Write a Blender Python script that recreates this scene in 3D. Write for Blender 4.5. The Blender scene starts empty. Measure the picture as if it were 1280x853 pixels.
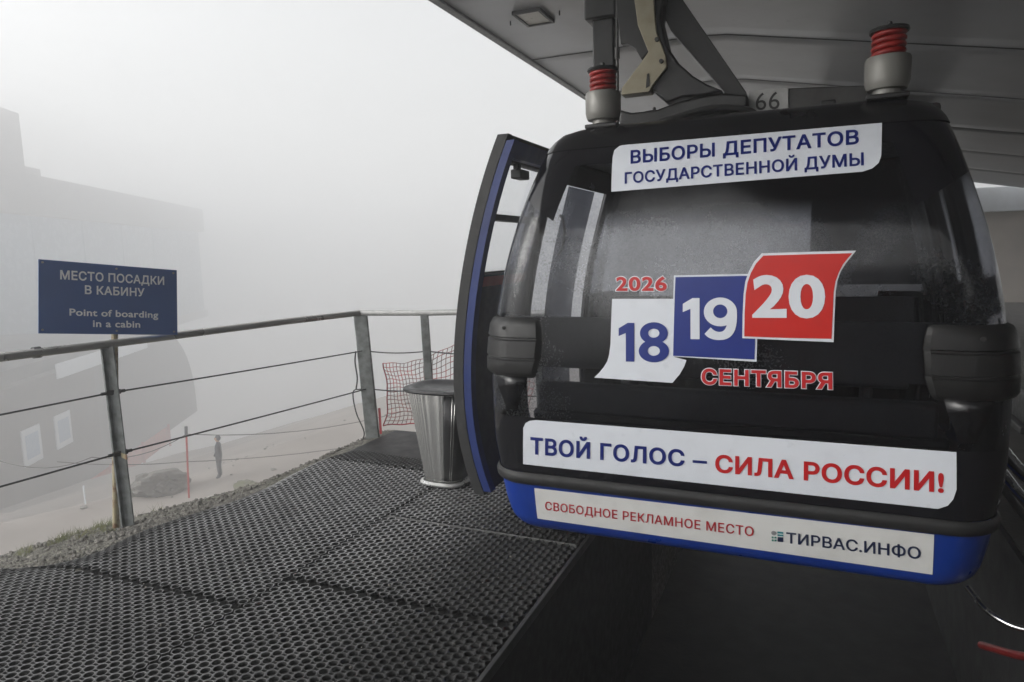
import bpy, bmesh, math, random
import numpy as np
from mathutils import Vector, Matrix

random.seed(7)
RNG = np.random.default_rng(11)
SC = bpy.context.scene
COL = SC.collection

# ------------------------------------------------------------------ camera
CAM = Vector((1.5215, -3.421, 1.65))
cam_data = bpy.data.cameras.new("camera")
cam_data.sensor_width = 36.0
cam_data.lens = 24.0
cam_data.clip_end = 2000
cam = bpy.data.objects.new("camera", cam_data)
COL.objects.link(cam)
_R = Vector((0.9183, 0.3971, -0.0248)).normalized()
_F = Vector((-0.3968, 0.9086, -0.1305)).normalized()
_R = (_R - _F * _R.dot(_F)).normalized()
_U = _R.cross(_F)
cam.matrix_world = Matrix(((_R.x, _U.x, -_F.x, CAM.x), (_R.y, _U.y, -_F.y, CAM.y), (_R.z, _U.z, -_F.z, CAM.z), (0, 0, 0, 1)))
SC.camera = cam

# ------------------------------------------------------------------ world, sun, exposure
SUN_EL, SUN_AZ = math.radians(21), math.radians(-128)      # azimuth from +y towards +x
world = bpy.data.worlds.new("World")
SC.world = world
world.use_nodes = True
wn = world.node_tree
wn.nodes.clear()
sky = wn.nodes.new("ShaderNodeTexSky")
sky.sky_type = 'NISHITA'
sky.sun_disc = False
sky.sun_elevation = SUN_EL
sky.sun_rotation = SUN_AZ
sky.dust_density = 2.8
sky.air_density = 1.5
hs = wn.nodes.new("ShaderNodeHueSaturation")              # an overcast sky is grey
hs.inputs["Saturation"].default_value = 0.08
bg = wn.nodes.new("ShaderNodeBackground")
bg.inputs["Strength"].default_value = 0.15
wo = wn.nodes.new("ShaderNodeOutputWorld")
wn.links.new(sky.outputs[0], hs.inputs["Color"])
wn.links.new(hs.outputs[0], bg.inputs["Color"])
wn.links.new(bg.outputs[0], wo.inputs["Surface"])

sun_data = bpy.data.lights.new("sun", 'SUN')
sun_data.energy = 1.0
sun_data.angle = math.radians(30)
sun_data.color = (1.0, 0.97, 0.93)
sun = bpy.data.objects.new("sun", sun_data)
COL.objects.link(sun)
sd_ = Vector((math.sin(SUN_AZ) * math.cos(SUN_EL), math.cos(SUN_AZ) * math.cos(SUN_EL), math.sin(SUN_EL)))
sun.rotation_euler = sd_.to_track_quat('Z', 'Y').to_euler()
sun.location = sd_ * 40

vs = SC.view_settings
vs.view_transform = 'Standard'
vs.look = 'None'
vs.gamma = 1
vs.use_curve_mapping = False
vs.exposure = 0.95
cy = SC.cycles
cy.use_denoising = True
cy.max_bounces = 12
cy.diffuse_bounces = 3
cy.glossy_bounces = 4
cy.transmission_bounces = 6
cy.transparent_max_bounces = 24
cy.volume_bounces = 8
cy.caustics_reflective = False
cy.caustics_refractive = False

HAZE_DENSITY = 0.0125

# ------------------------------------------------------------------ materials
def new_mat(name):
    m = bpy.data.materials.new(name)
    m.use_nodes = True
    nt = m.node_tree
    b = nt.nodes["Principled BSDF"]
    return m, nt, b

def noise_node(nt, scale, detail=4, rough=0.55, coords="Object"):
    tc = nt.nodes.new("ShaderNodeTexCoord")
    n = nt.nodes.new("ShaderNodeTexNoise")
    n.inputs["Scale"].default_value = scale
    n.inputs["Detail"].default_value = detail
    n.inputs["Roughness"].default_value = rough
    nt.links.new(tc.outputs[coords], n.inputs["Vector"])
    return n

def ramp(nt, src, stops):
    r = nt.nodes.new("ShaderNodeValToRGB")
    cr = r.color_ramp
    while len(cr.elements) < len(stops):
        cr.elements.new(0.5)
    for e, (p, c) in zip(cr.elements, stops):
        e.position = p
        e.color = (c[0], c[1], c[2], 1)
    nt.links.new(src, r.inputs[0])
    return r

def mat(name, col, rough=0.5, metal=0.0, var=0.15, scale=6.0, bump=0.0, bscale=60.0, rvar=0.1, spec=0.5, col2=None, thr=(0.35, 0.7)):
    m, nt, b = new_mat(name)
    n = noise_node(nt, scale)
    c2 = col2 if col2 else tuple(min(1, c * (1 - var)) for c in col)
    c1 = col if col2 else tuple(min(1, c * (1 + var)) for c in col)
    r = ramp(nt, n.outputs["Fac"], [(thr[0], c1), (thr[1], c2)])
    nt.links.new(r.outputs[0], b.inputs["Base Color"])
    mr = nt.nodes.new("ShaderNodeMapRange")
    mr.inputs[1].default_value = 0.3
    mr.inputs[2].default_value = 0.7
    mr.inputs[3].default_value = max(0.02, rough - rvar)
    mr.inputs[4].default_value = min(1, rough + rvar)
    n2 = noise_node(nt, scale * 2.7, 5)
    nt.links.new(n2.outputs["Fac"], mr.inputs[0])
    nt.links.new(mr.outputs[0], b.inputs["Roughness"])
    b.inputs["Metallic"].default_value = metal
    b.inputs["Specular IOR Level"].default_value = spec
    if bump:
        n3 = noise_node(nt, bscale, 5)
        bp = nt.nodes.new("ShaderNodeBump")
        bp.inputs["Strength"].default_value = bump
        bp.inputs["Distance"].default_value = 0.01
        nt.links.new(n3.outputs["Fac"], bp.inputs["Height"])
        nt.links.new(bp.outputs[0], b.inputs["Normal"])
    return m

def math_node(nt, op, a=None, b=None, av=0.0, bv=0.0, clamp=False):
    n = nt.nodes.new("ShaderNodeMath")
    n.operation = op
    n.use_clamp = clamp
    for i, (s, v) in enumerate(((a, av), (b, bv))):
        if s is not None:
            nt.links.new(s, n.inputs[i])
        else:
            n.inputs[i].default_value = v
    return n.outputs[0]

def glass_mat(name, tint, fog_amt, mist=0.0, frit_shade=False, corners=True, top_z=2.09, rough=0.03, drops=True):
    """tinted acrylic: thin sheet that passes tinted light, mirrors a little, with a film of condensation in patches"""
    m, nt, b = new_mat(name)
    nt.nodes.remove(b)
    out = nt.nodes["Material Output"]
    tr = nt.nodes.new("ShaderNodeBsdfTransparent")
    tr.inputs[0].default_value = (*tint, 1)
    gl = nt.nodes.new("ShaderNodeBsdfGlossy")
    gl.inputs["Roughness"].default_value = rough
    fr = nt.nodes.new("ShaderNodeFresnel")
    fr.inputs[0].default_value = 1.45
    mx = nt.nodes.new("ShaderNodeMixShader")
    nt.links.new(fr.outputs[0], mx.inputs[0])
    nt.links.new(tr.outputs[0], mx.inputs[1])
    nt.links.new(gl.outputs[0], mx.inputs[2])
    # condensation film
    n = noise_node(nt, 1.6, 5, 0.6)
    nd = noise_node(nt, 90.0, 2, 0.5)
    big = math_node(nt, 'SMOOTHSTEP' if False else 'SUBTRACT', n.outputs["Fac"], None, bv=0.36)
    big = math_node(nt, 'MULTIPLY', big, None, bv=3.2, clamp=True)
    spk = math_node(nt, 'MULTIPLY', nd.outputs["Fac"], None, bv=1.5, clamp=True)
    fac = math_node(nt, 'MULTIPLY', big, spk)
    fac = math_node(nt, 'MULTIPLY', fac, None, bv=fog_amt)
    df = nt.nodes.new("ShaderNodeBsdfTranslucent")
    df.inputs[0].default_value = (0.55, 0.57, 0.6, 1)
    mx2 = nt.nodes.new("ShaderNodeMixShader")
    nt.links.new(fac, mx2.inputs[0])
    nt.links.new(mx.outputs[0], mx2.inputs[1])
    nt.links.new(df.outputs[0], mx2.inputs[2])
    last = mx2
    if mist:
        tcm = nt.nodes.new("ShaderNodeTexCoord")
        spm = nt.nodes.new("ShaderNodeSeparateXYZ")
        nt.links.new(tcm.outputs["Object"], spm.inputs[0])
        nm = noise_node(nt, 2.2, 6, 0.6)
        wob = math_node(nt, 'MULTIPLY', math_node(nt, 'SUBTRACT', nm.outputs["Fac"], None, bv=0.5), None, bv=1.1)
        ex_ = math_node(nt, 'POWER', math_node(nt, 'DIVIDE', math_node(nt, 'ADD', spm.outputs[0], None, bv=0.17), None, bv=0.62), None, bv=2)
        ex_ = math_node(nt, 'ABSOLUTE', ex_)
        dzm = math_node(nt, 'DIVIDE', math_node(nt, 'SUBTRACT', spm.outputs[2], None, bv=1.47), None, bv=0.42)
        ez_ = math_node(nt, 'MULTIPLY', dzm, dzm)
        r2 = math_node(nt, 'ADD', math_node(nt, 'ADD', ex_, ez_), wob)
        mm = nt.nodes.new("ShaderNodeMapRange")
        mm.interpolation_type = 'SMOOTHSTEP'
        mm.inputs[1].default_value = 1.1
        mm.inputs[2].default_value = 0.1
        mm.inputs[4].default_value = mist
        nt.links.new(r2, mm.inputs[0])
        fine = noise_node(nt, 60, 3, 0.6)
        mf = math_node(nt, 'MULTIPLY', mm.outputs[0], math_node(nt, 'ADD', math_node(nt, 'MULTIPLY', fine.outputs["Fac"], None, bv=0.8), None, bv=0.6))
        dm = nt.nodes.new("ShaderNodeBsdfDiffuse")
        dm.inputs[0].default_value = (0.6, 0.61, 0.63, 1)
        mxm = nt.nodes.new("ShaderNodeMixShader")
        nt.links.new(mf, mxm.inputs[0])
        nt.links.new(last.outputs[0], mxm.inputs[1])
        nt.links.new(dm.outputs[0], mxm.inputs[2])
        last = mxm
    if drops:
        v = nt.nodes.new("ShaderNodeTexNoise")
        v.inputs["Scale"].default_value = 140
        tc = nt.nodes.new("ShaderNodeTexCoord")
        nt.links.new(tc.outputs["Object"], v.inputs["Vector"])
        bp = nt.nodes.new("ShaderNodeBump")
        bp.inputs["Strength"].default_value = 0.05
        bp.inputs["Distance"].default_value = 0.004
        nt.links.new(v.outputs["Fac"], bp.inputs["Height"])
        nt.links.new(bp.outputs[0], gl.inputs["Normal"])
    if frit_shade:
        # black printed border across the top and down into the two upper corners (object space)
        tc = nt.nodes.new("ShaderNodeTexCoord")
        sp = nt.nodes.new("ShaderNodeSeparateXYZ")
        nt.links.new(tc.outputs["Object"], sp.inputs[0])
        ax = math_node(nt, 'ABSOLUTE', sp.outputs[0])
        # top: z > 2.10 - 0.1
        top = math_node(nt, 'GREATER_THAN', sp.outputs[2], None, bv=top_z - 0.1)
        # inner slanted line through (0.823,1.80) and (0.744,2.07)
        e1 = math_node(nt, 'MULTIPLY', sp.outputs[2], None, bv=0.2926)
        e1 = math_node(nt, 'ADD', e1, ax)
        c1 = math_node(nt, 'GREATER_THAN', e1, None, bv=0.823 + 0.2926 * (1.80 - 0.1))
        # lower slanted line through (0.823,1.80) and (0.943,1.94)
        e2 = math_node(nt, 'MULTIPLY', ax, None, bv=-0.676)
        e2 = math_node(nt, 'ADD', e2, sp.outputs[2])
        c2 = math_node(nt, 'GREATER_THAN', e2, None, bv=(1.80 - 0.1) - 0.676 * 0.823)
        cc = math_node(nt, 'MULTIPLY', c1, c2)
        # bottom strip printed black
        low = math_node(nt, 'LESS_THAN', sp.outputs[2], None, bv=0.76 - 0.1)
        if not corners:                        # rear: dark canopy beyond painted in, thinning out downwards
            sm = nt.nodes.new("ShaderNodeMapRange")
            sm.interpolation_type = 'SMOOTHSTEP'
            sm.inputs[1].default_value = top_z - 0.1 - 0.22
            sm.inputs[2].default_value = top_z - 0.1 + 0.06
            nt.links.new(sp.outputs[2], sm.inputs[0])
            top = sm.outputs[0]
        mk = math_node(nt, 'MAXIMUM', top, cc) if corners else top
        mk = math_node(nt, 'MAXIMUM', mk, low)
        pb = nt.nodes.new("ShaderNodeBsdfPrincipled")
        pb.inputs["Base Color"].default_value = (0.006, 0.006, 0.008, 1)
        pb.inputs["Roughness"].default_value = 0.1
        mx3 = nt.nodes.new("ShaderNodeMixShader")
        nt.links.new(mk, mx3.inputs[0])
        nt.links.new(last.outputs[0], mx3.inputs[1])
        nt.links.new(pb.outputs[0], mx3.inputs[2])
        last = mx3
    nt.links.new(last.outputs[0], out.inputs["Surface"])
    return m

M = {}
M['black_shell'] = mat("black shell", (0.006, 0.006, 0.007), 0.26, var=0.05, scale=2, rvar=0.02)
M['blue_shell'] = mat("blue shell", (0.003, 0.032, 0.24), 0.35, var=0.12, scale=3)
M['black_rubber'] = mat("black rubber", (0.012, 0.012, 0.012), 0.6, bump=0.1)
M['grey_plastic'] = mat("bumper plastic", (0.010, 0.010, 0.0098), 0.48, bump=0.12, bscale=300)
M['sticker_white'] = mat("white film", (0.70, 0.73, 0.78), 0.36, scale=7, col2=(0.63, 0.655, 0.70), thr=(0.5, 0.85), bump=0.05, bscale=14)
M['sticker_paper'] = mat("off white film", (0.68, 0.68, 0.66), 0.42, scale=6, col2=(0.58, 0.575, 0.55), thr=(0.5, 0.85), bump=0.06, bscale=16)
M['ink_blue'] = mat("blue ink", (0.005, 0.015, 0.15), 0.4, var=0.03)
M['ink_royal'] = mat("royal blue ink", (0.005, 0.022, 0.20), 0.4, var=0.05)
M['ink_navy'] = mat("navy ink", (0.012, 0.02, 0.06), 0.4, var=0.03)
M['ink_red'] = mat("red ink", (0.50, 0.012, 0.014), 0.4, var=0.04)
M['ink_orange'] = mat("orange red ink", (0.55, 0.010, 0.004), 0.4, var=0.04)
M['ink_dark_red'] = mat("dark red ink", (0.42, 0.02, 0.03), 0.4, var=0.04)
M['ink_teal'] = mat("teal ink", (0.02, 0.22, 0.25), 0.4)
M['ink_green'] = mat("green ink", (0.02, 0.20, 0.16), 0.4)
M['ink_grey'] = mat("grey ink", (0.25, 0.25, 0.26), 0.4)
M['ink_black'] = mat("black ink", (0.01, 0.01, 0.01), 0.5)
M['dark_steel'] = mat("dark painted steel", (0.020, 0.020, 0.020), 0.45, metal=0.0, var=0.3, scale=7, bump=0.08, col2=(0.011, 0.011, 0.011))
M['mid_steel'] = mat("weathered grey steel", (0.07, 0.07, 0.068), 0.5, metal=0.3, var=0.2, scale=9, bump=0.06, col2=(0.045, 0.043, 0.04))
M['beige_steel'] = mat("beige painted steel", (0.30, 0.27, 0.19), 0.55, var=0.1, scale=11, bump=0.05, col2=(0.22, 0.19, 0.12), thr=(0.45, 0.85))
M['plate_grey'] = mat("pale grey paint", (0.42, 0.42, 0.41), 0.5, scale=14, col2=(0.30, 0.30, 0.29))
M['cup_steel'] = mat("damper cup paint", (0.22, 0.215, 0.195), 0.42, metal=0.2, scale=5, col2=(0.20, 0.195, 0.18), thr=(0.3, 0.9), rvar=0.04)
M['spring_red'] = mat("red spring rubber", (0.26, 0.013, 0.010), 0.4, var=0.25, scale=20)
M['galv'] = mat("galvanised steel", (0.36, 0.37, 0.37), 0.42, metal=0.6, scale=18, col2=(0.22, 0.225, 0.22))
M['post_paint'] = mat("grey post paint", (0.22, 0.235, 0.23), 0.5, metal=0.25, scale=13, bump=0.05, col2=(0.10, 0.105, 0.10))
M['rail_wet'] = mat("wet steel tube", (0.42, 0.41, 0.39), 0.28, metal=0.6, scale=1.5, col2=(0.36, 0.35, 0.33), thr=(0.2, 0.9), rvar=0.02)
M['rail_pale'] = mat("pale frosted tube", (0.55, 0.55, 0.54), 0.5, metal=0.2, scale=16, col2=(0.42, 0.42, 0.41))
M['rust_pipe'] = mat("rusty pale pipe", (0.33, 0.28, 0.17), 0.6, scale=14, bump=0.12, col2=(0.15, 0.075, 0.028), thr=(0.48, 0.62))
M['wire'] = mat("wire rope", (0.05, 0.05, 0.048), 0.5, metal=0.4)
M['sign_blue'] = mat("sign blue", (0.028, 0.085, 0.27), 0.45, var=0.08, scale=3)
M['sign_white'] = mat("sign white", (0.82, 0.84, 0.86), 0.5, var=0.03)
M['net_red'] = mat("red net cord", (0.52, 0.10, 0.09), 0.7, scale=9, col2=(0.22, 0.16, 0.15), thr=(0.35, 0.6))
M['net_border'] = mat("red net border", (0.38, 0.04, 0.05), 0.7)
M['bin_alu'] = mat("ribbed aluminium", (0.66, 0.66, 0.64), 0.24, metal=0.92, var=0.04, scale=2, rvar=0.03)
M['bin_foot'] = mat("bright steel", (0.7, 0.7, 0.68), 0.3, metal=0.6, var=0.05)
M['bin_dark'] = mat("dark lid", (0.022, 0.022, 0.023), 0.35, metal=0.4)
def mat_rubber():
    """black rubber, greyed by dust where people walk, blacker at the outer edges; canopy shade painted in towards camera and pit"""
    m, nt, b = new_mat("rubber mat")
    ge = nt.nodes.new("ShaderNodeNewGeometry")
    sp = nt.nodes.new("ShaderNodeSeparateXYZ")
    nt.links.new(ge.outputs["Position"], sp.inputs[0])
    n = nt.nodes.new("ShaderNodeTexNoise")
    n.inputs["Scale"].default_value = 1.6
    n.inputs["Detail"].default_value = 5
    nt.links.new(ge.outputs["Position"], n.inputs["Vector"])
    d = math_node(nt, 'SUBTRACT', n.outputs["Fac"], None, bv=0.5)
    d = math_node(nt, 'MULTIPLY', d, None, bv=0.55)
    xx = math_node(nt, 'ADD', sp.outputs[0], d)
    def sstep(src, lo, hi):
        r = nt.nodes.new("ShaderNodeMapRange")
        r.interpolation_type = 'SMOOTHSTEP'
        r.inputs[1].default_value = lo
        r.inputs[2].default_value = hi
        nt.links.new(src, r.inputs[0])
        return r.outputs[0]
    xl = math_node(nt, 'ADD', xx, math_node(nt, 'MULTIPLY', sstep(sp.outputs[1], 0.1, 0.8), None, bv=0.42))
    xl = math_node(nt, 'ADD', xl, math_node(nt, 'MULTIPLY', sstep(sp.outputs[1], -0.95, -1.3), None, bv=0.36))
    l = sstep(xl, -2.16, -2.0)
    r_ = sstep(xx, 0.05, -0.75)  # less dust and painted shade towards the pit
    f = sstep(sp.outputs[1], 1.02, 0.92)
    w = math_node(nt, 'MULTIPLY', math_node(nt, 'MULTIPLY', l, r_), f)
    n2 = nt.nodes.new("ShaderNodeTexNoise")
    n2.inputs["Scale"].default_value = 5
    n2.inputs["Detail"].default_value = 8
    nt.links.new(ge.outputs["Position"], n2.inputs["Vector"])
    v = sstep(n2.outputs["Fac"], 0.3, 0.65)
    w = math_node(nt, 'MULTIPLY', w, math_node(nt, 'ADD', math_node(nt, 'MULTIPLY', sstep(sp.outputs[1], -1.7, 0.4), None, bv=0.62), None, bv=0.38))  # canopy shade put into the colour towards the camera
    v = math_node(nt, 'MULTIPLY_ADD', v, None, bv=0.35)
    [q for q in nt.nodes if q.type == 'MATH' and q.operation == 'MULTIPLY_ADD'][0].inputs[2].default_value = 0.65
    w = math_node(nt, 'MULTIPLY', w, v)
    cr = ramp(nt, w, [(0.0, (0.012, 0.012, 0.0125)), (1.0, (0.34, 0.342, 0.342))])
    nt.links.new(cr.outputs[0], b.inputs["Base Color"])
    ro = nt.nodes.new("ShaderNodeMapRange")
    ro.inputs[3].default_value = 0.55
    ro.inputs[4].default_value = 0.27
    nt.links.new(w, ro.inputs[0])
    nt.links.new(ro.outputs[0], b.inputs["Roughness"])
    n3 = nt.nodes.new("ShaderNodeTexNoise")
    n3.inputs["Scale"].default_value = 150
    nt.links.new(ge.outputs["Position"], n3.inputs["Vector"])
    bp = nt.nodes.new("ShaderNodeBump")
    bp.inputs["Strength"].default_value = 0.15
    bp.inputs["Distance"].default_value = 0.004
    nt.links.new(n3.outputs["Fac"], bp.inputs["Height"])
    nt.links.new(bp.outputs[0], b.inputs["Normal"])
    return m
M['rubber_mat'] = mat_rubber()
M['rubber_hole'] = mat("shaded unworn black rubber", (0.008, 0.008, 0.008), 0.7)  # unworn walls, darkened further to deepen the shade in the holes
M['mat_edge'] = mat("mat edge", (0.16, 0.16, 0.155), 0.5)
M['deck'] = mat("dark wet deck", (0.006, 0.006, 0.006), 0.55, scale=3, bump=0.2, bscale=40)
M['deck_skirt'] = mat("dark skirt", (0.02, 0.02, 0.02), 0.6)
M['deck_trim'] = mat("edge trim", (0.07, 0.07, 0.07), 0.4, metal=0.5)
M['pit'] = mat("pit floor", (0.006, 0.006, 0.0065), 0.75, scale=2, bump=0.3, bscale=30)
M['concrete'] = mat("concrete", (0.17, 0.155, 0.135), 0.8, scale=2.2, bump=0.5, bscale=35, col2=(0.10, 0.09, 0.08))
M['concrete_dark'] = mat("wet concrete", (0.07, 0.063, 0.056), 0.7, scale=2.2, bump=0.5, bscale=35, col2=(0.04, 0.037, 0.034))
M['wall_beige'] = mat("wall render", (0.34, 0.31, 0.28), 0.8, scale=1.5, col2=(0.27, 0.25, 0.23))
M['wall_dark'] = mat("dark station wall", (0.045, 0.045, 0.047), 0.8, scale=1.5, col2=(0.03, 0.03, 0.03))
M['header'] = mat("pale header", (0.55, 0.58, 0.62), 0.6, scale=2, col2=(0.46, 0.48, 0.50))
M['gap_dark'] = mat("dark joint", (0.012, 0.012, 0.013), 0.9)
M['lamp_frame'] = mat("lamp frame", (0.06, 0.06, 0.06), 0.5)
M['lamp_cover'] = mat("lamp cover", (0.75, 0.74, 0.68), 0.35, scale=5, col2=(0.62, 0.61, 0.56))
M['fascia'] = mat("fascia trim", (0.24, 0.25, 0.26), 0.5, metal=0.3, scale=25, col2=(0.15, 0.155, 0.16), bump=0.1, bscale=90)
M['seat'] = mat("bench upholstery", (0.014, 0.015, 0.02), 0.6)
M['door_navy'] = mat("door lining", (0.010, 0.016, 0.045), 0.5)
M['cabin_inside'] = mat("cabin lining", (0.03, 0.031, 0.034), 0.6)
M['handle'] = mat("grey handle", (0.16, 0.16, 0.16), 0.4)
M['chrome'] = mat("polished rail", (0.6, 0.6, 0.6), 0.22, metal=1.0, var=0.1)
M['red_hose'] = mat("red plastic", (0.11, 0.005, 0.005), 0.45)
M['far_glass'] = mat("blue grey glazing", (0.16, 0.24, 0.33), 0.25, scale=0.3, col2=(0.12, 0.18, 0.26))
M['far_brown'] = mat("brown cladding", (0.20, 0.165, 0.14), 0.7, scale=0.8, col2=(0.15, 0.125, 0.11))
M['far_dark'] = mat("dark hood cladding", (0.07, 0.062, 0.058), 0.6, scale=0.6, col2=(0.05, 0.046, 0.043))
M['far_wall'] = mat("far wall render", (0.12, 0.10, 0.09), 0.8, scale=0.6, col2=(0.09, 0.08, 0.07))
M['poster'] = mat("poster paper", (0.78, 0.82, 0.86), 0.5, scale=2, var=0.04)
M['poster_blue'] = mat("poster print", (0.32, 0.44, 0.60), 0.5, scale=5, col2=(0.55, 0.62, 0.70))
M['barrier_red'] = mat("orange red barrier mesh", (0.52, 0.10, 0.05), 0.7, scale=1.4, col2=(0.36, 0.09, 0.06))
M['stake_red'] = mat("red stake", (0.42, 0.06, 0.05), 0.5)
M['rope'] = mat("rope", (0.09, 0.075, 0.07), 0.8)
M['rock'] = mat("dark rock", (0.17, 0.157, 0.143), 0.85, scale=2.5, bump=0.8, bscale=8, col2=(0.10, 0.094, 0.085))
M['pale_rock'] = mat("pale rubble", (0.26, 0.245, 0.225), 0.85, scale=3, bump=0.4, bscale=9, col2=(0.17, 0.16, 0.145))
M['moss_rock'] = mat("mossy rock", (0.14, 0.14, 0.07), 0.9, scale=3, bump=0.6, bscale=8, col2=(0.12, 0.11, 0.09))
M['cloth_dark'] = mat("dark jacket", (0.085, 0.085, 0.095), 0.85)
M['skin'] = mat("skin", (0.45, 0.29, 0.21), 0.6)
M['grass'] = mat("grass", (0.085, 0.105, 0.035), 0.8, scale=8, col2=(0.13, 0.12, 0.05))

M['blue_shaded'] = mat("blue door frame", (0.001, 0.018, 0.13), 0.4, var=0.12, scale=3)  # same blue as the shell, with the door's shade put in
M['wind_glass'] = glass_mat("windshield acrylic", (0.60, 0.61, 0.64), 0.35, mist=0.22, frit_shade=True)
M['rear_glass'] = glass_mat("rear acrylic", (0.45, 0.46, 0.49), 0.85, frit_shade=True, corners=False, top_z=1.93)  # top band paints in the dark canopy behind
M['side_glass'] = glass_mat("side acrylic", (0.24, 0.25, 0.29), 0.25)
M['leaf_glass'] = glass_mat("leaf acrylic", (0.11, 0.115, 0.135), 0.25)
M['door_glass'] = glass_mat("door acrylic", (0.86, 0.87, 0.88), 0.10)

def gravel_mat():
    m, nt, b = new_mat("gravel")
    tc = nt.nodes.new("ShaderNodeTexCoord")
    v = nt.nodes.new("ShaderNodeTexVoronoi")
    v.inputs["Scale"].default_value = 34
    nt.links.new(tc.outputs["Object"], v.inputs["Vector"])
    v2 = nt.nodes.new("ShaderNodeTexVoronoi")
    v2.inputs["Scale"].default_value = 90
    nt.links.new(tc.outputs["Object"], v2.inputs["Vector"])
    r1 = ramp(nt, v.outputs["Color"], [(0.0, (0.085, 0.08, 0.07)), (0.55, (0.17, 0.16, 0.14)), (1.0, (0.30, 0.28, 0.25))])
    n = noise_node(nt, 0.8, 5)
    r2 = ramp(nt, n.outputs["Fac"], [(0.4, (1, 1, 1)), (0.7, (0.72, 0.76, 0.62))])
    mx = nt.nodes.new("ShaderNodeMix")
    mx.data_type = 'RGBA'
    mx.blend_type = 'MULTIPLY'
    mx.inputs[0].default_value = 1
    nt.links.new(r1.outputs[0], mx.inputs[6])
    nt.links.new(r2.outputs[0], mx.inputs[7])
    nt.links.new(mx.outputs[2], b.inputs["Base Color"])
    b.inputs["Roughness"].default_value = 0.85
    # the lower slope is lightened to throw light up into the fog
    sp = nt.nodes.new("ShaderNodeSeparateXYZ")
    nt.links.new(tc.outputs["Object"], sp.inputs[0])
    mr = nt.nodes.new("ShaderNodeMapRange")
    mr.inputs[1].default_value = -2.0
    mr.inputs[2].default_value = -6.0
    nt.links.new(sp.outputs[2], mr.inputs[0])
    n5 = noise_node(nt, 0.25, 6)
    r5 = ramp(nt, n5.outputs["Fac"], [(0.3, (0.41, 0.37, 0.335)), (0.7, (0.31, 0.275, 0.25))])
    mx5 = nt.nodes.new("ShaderNodeMix")
    mx5.data_type = 'RGBA'
    nt.links.new(mr.outputs[0], mx5.inputs[0])
    nt.links.new(mx.outputs[2], mx5.inputs[6])
    nt.links.new(r5.outputs[0], mx5.inputs[7])
    nt.links.new(mx5.outputs[2], b.inputs["Base Color"])
    add = math_node(nt, 'ADD', v.outputs["Distance"], v2.outputs["Distance"])
    bp = nt.nodes.new("ShaderNodeBump")
    bp.inputs["Strength"].default_value = 0.8
    bp.inputs["Distance"].default_value = 0.02
    bp.invert = True
    nt.links.new(add, bp.inputs["Height"])
    nt.links.new(bp.outputs[0], b.inputs["Normal"])
    return m
M['gravel'] = gravel_mat()

def pebble_mat():
    m, nt, b = new_mat("pebble")
    tc = nt.nodes.new("ShaderNodeTexCoord")
    v = nt.nodes.new("ShaderNodeTexVoronoi")
    v.inputs["Scale"].default_value = 30
    nt.links.new(tc.outputs["Object"], v.inputs["Vector"])
    r1 = ramp(nt, v.outputs["Color"], [(0.0, (0.075, 0.07, 0.062)), (0.5, (0.16, 0.15, 0.132)), (1.0, (0.30, 0.285, 0.26))])
    nt.links.new(r1.outputs[0], b.inputs["Base Color"])
    b.inputs["Roughness"].default_value = 0.8
    return m
M['pebble'] = pebble_mat()

def ceiling_mat():
    m, nt, b = new_mat("canopy panel")
    n = noise_node(nt, 1.2, 5)
    r = ramp(nt, n.outputs["Fac"], [(0.3, (0.40, 0.41, 0.425)), (0.75, (0.32, 0.328, 0.34))])
    # streaks and scuffs
    n2 = noise_node(nt, 9, 6, 0.7)
    r2 = ramp(nt, n2.outputs["Fac"], [(0.60, (1, 1, 1)), (0.78, (0.62, 0.61, 0.6))])
    mx = nt.nodes.new("ShaderNodeMix")
    mx.data_type = 'RGBA'
    mx.blend_type = 'MULTIPLY'
    mx.inputs[0].default_value = 0.8
    nt.links.new(r.outputs[0], mx.inputs[6])
    nt.links.new(r2.outputs[0], mx.inputs[7])
    nt.links.new(mx.outputs[2], b.inputs["Base Color"])
    b.inputs["Roughness"].default_value = 0.38
    b.inputs["Metallic"].default_value = 0.25
    n3 = noise_node(nt, 1.7, 2)
    bp = nt.nodes.new("ShaderNodeBump")
    bp.inputs["Strength"].default_value = 0.12
    bp.inputs["Distance"].default_value = 0.05
    nt.links.new(n3.outputs["Fac"], bp.inputs["Height"])
    nt.links.new(bp.outputs[0], b.inputs["Normal"])
    return m
M['ceiling'] = ceiling_mat()

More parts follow.
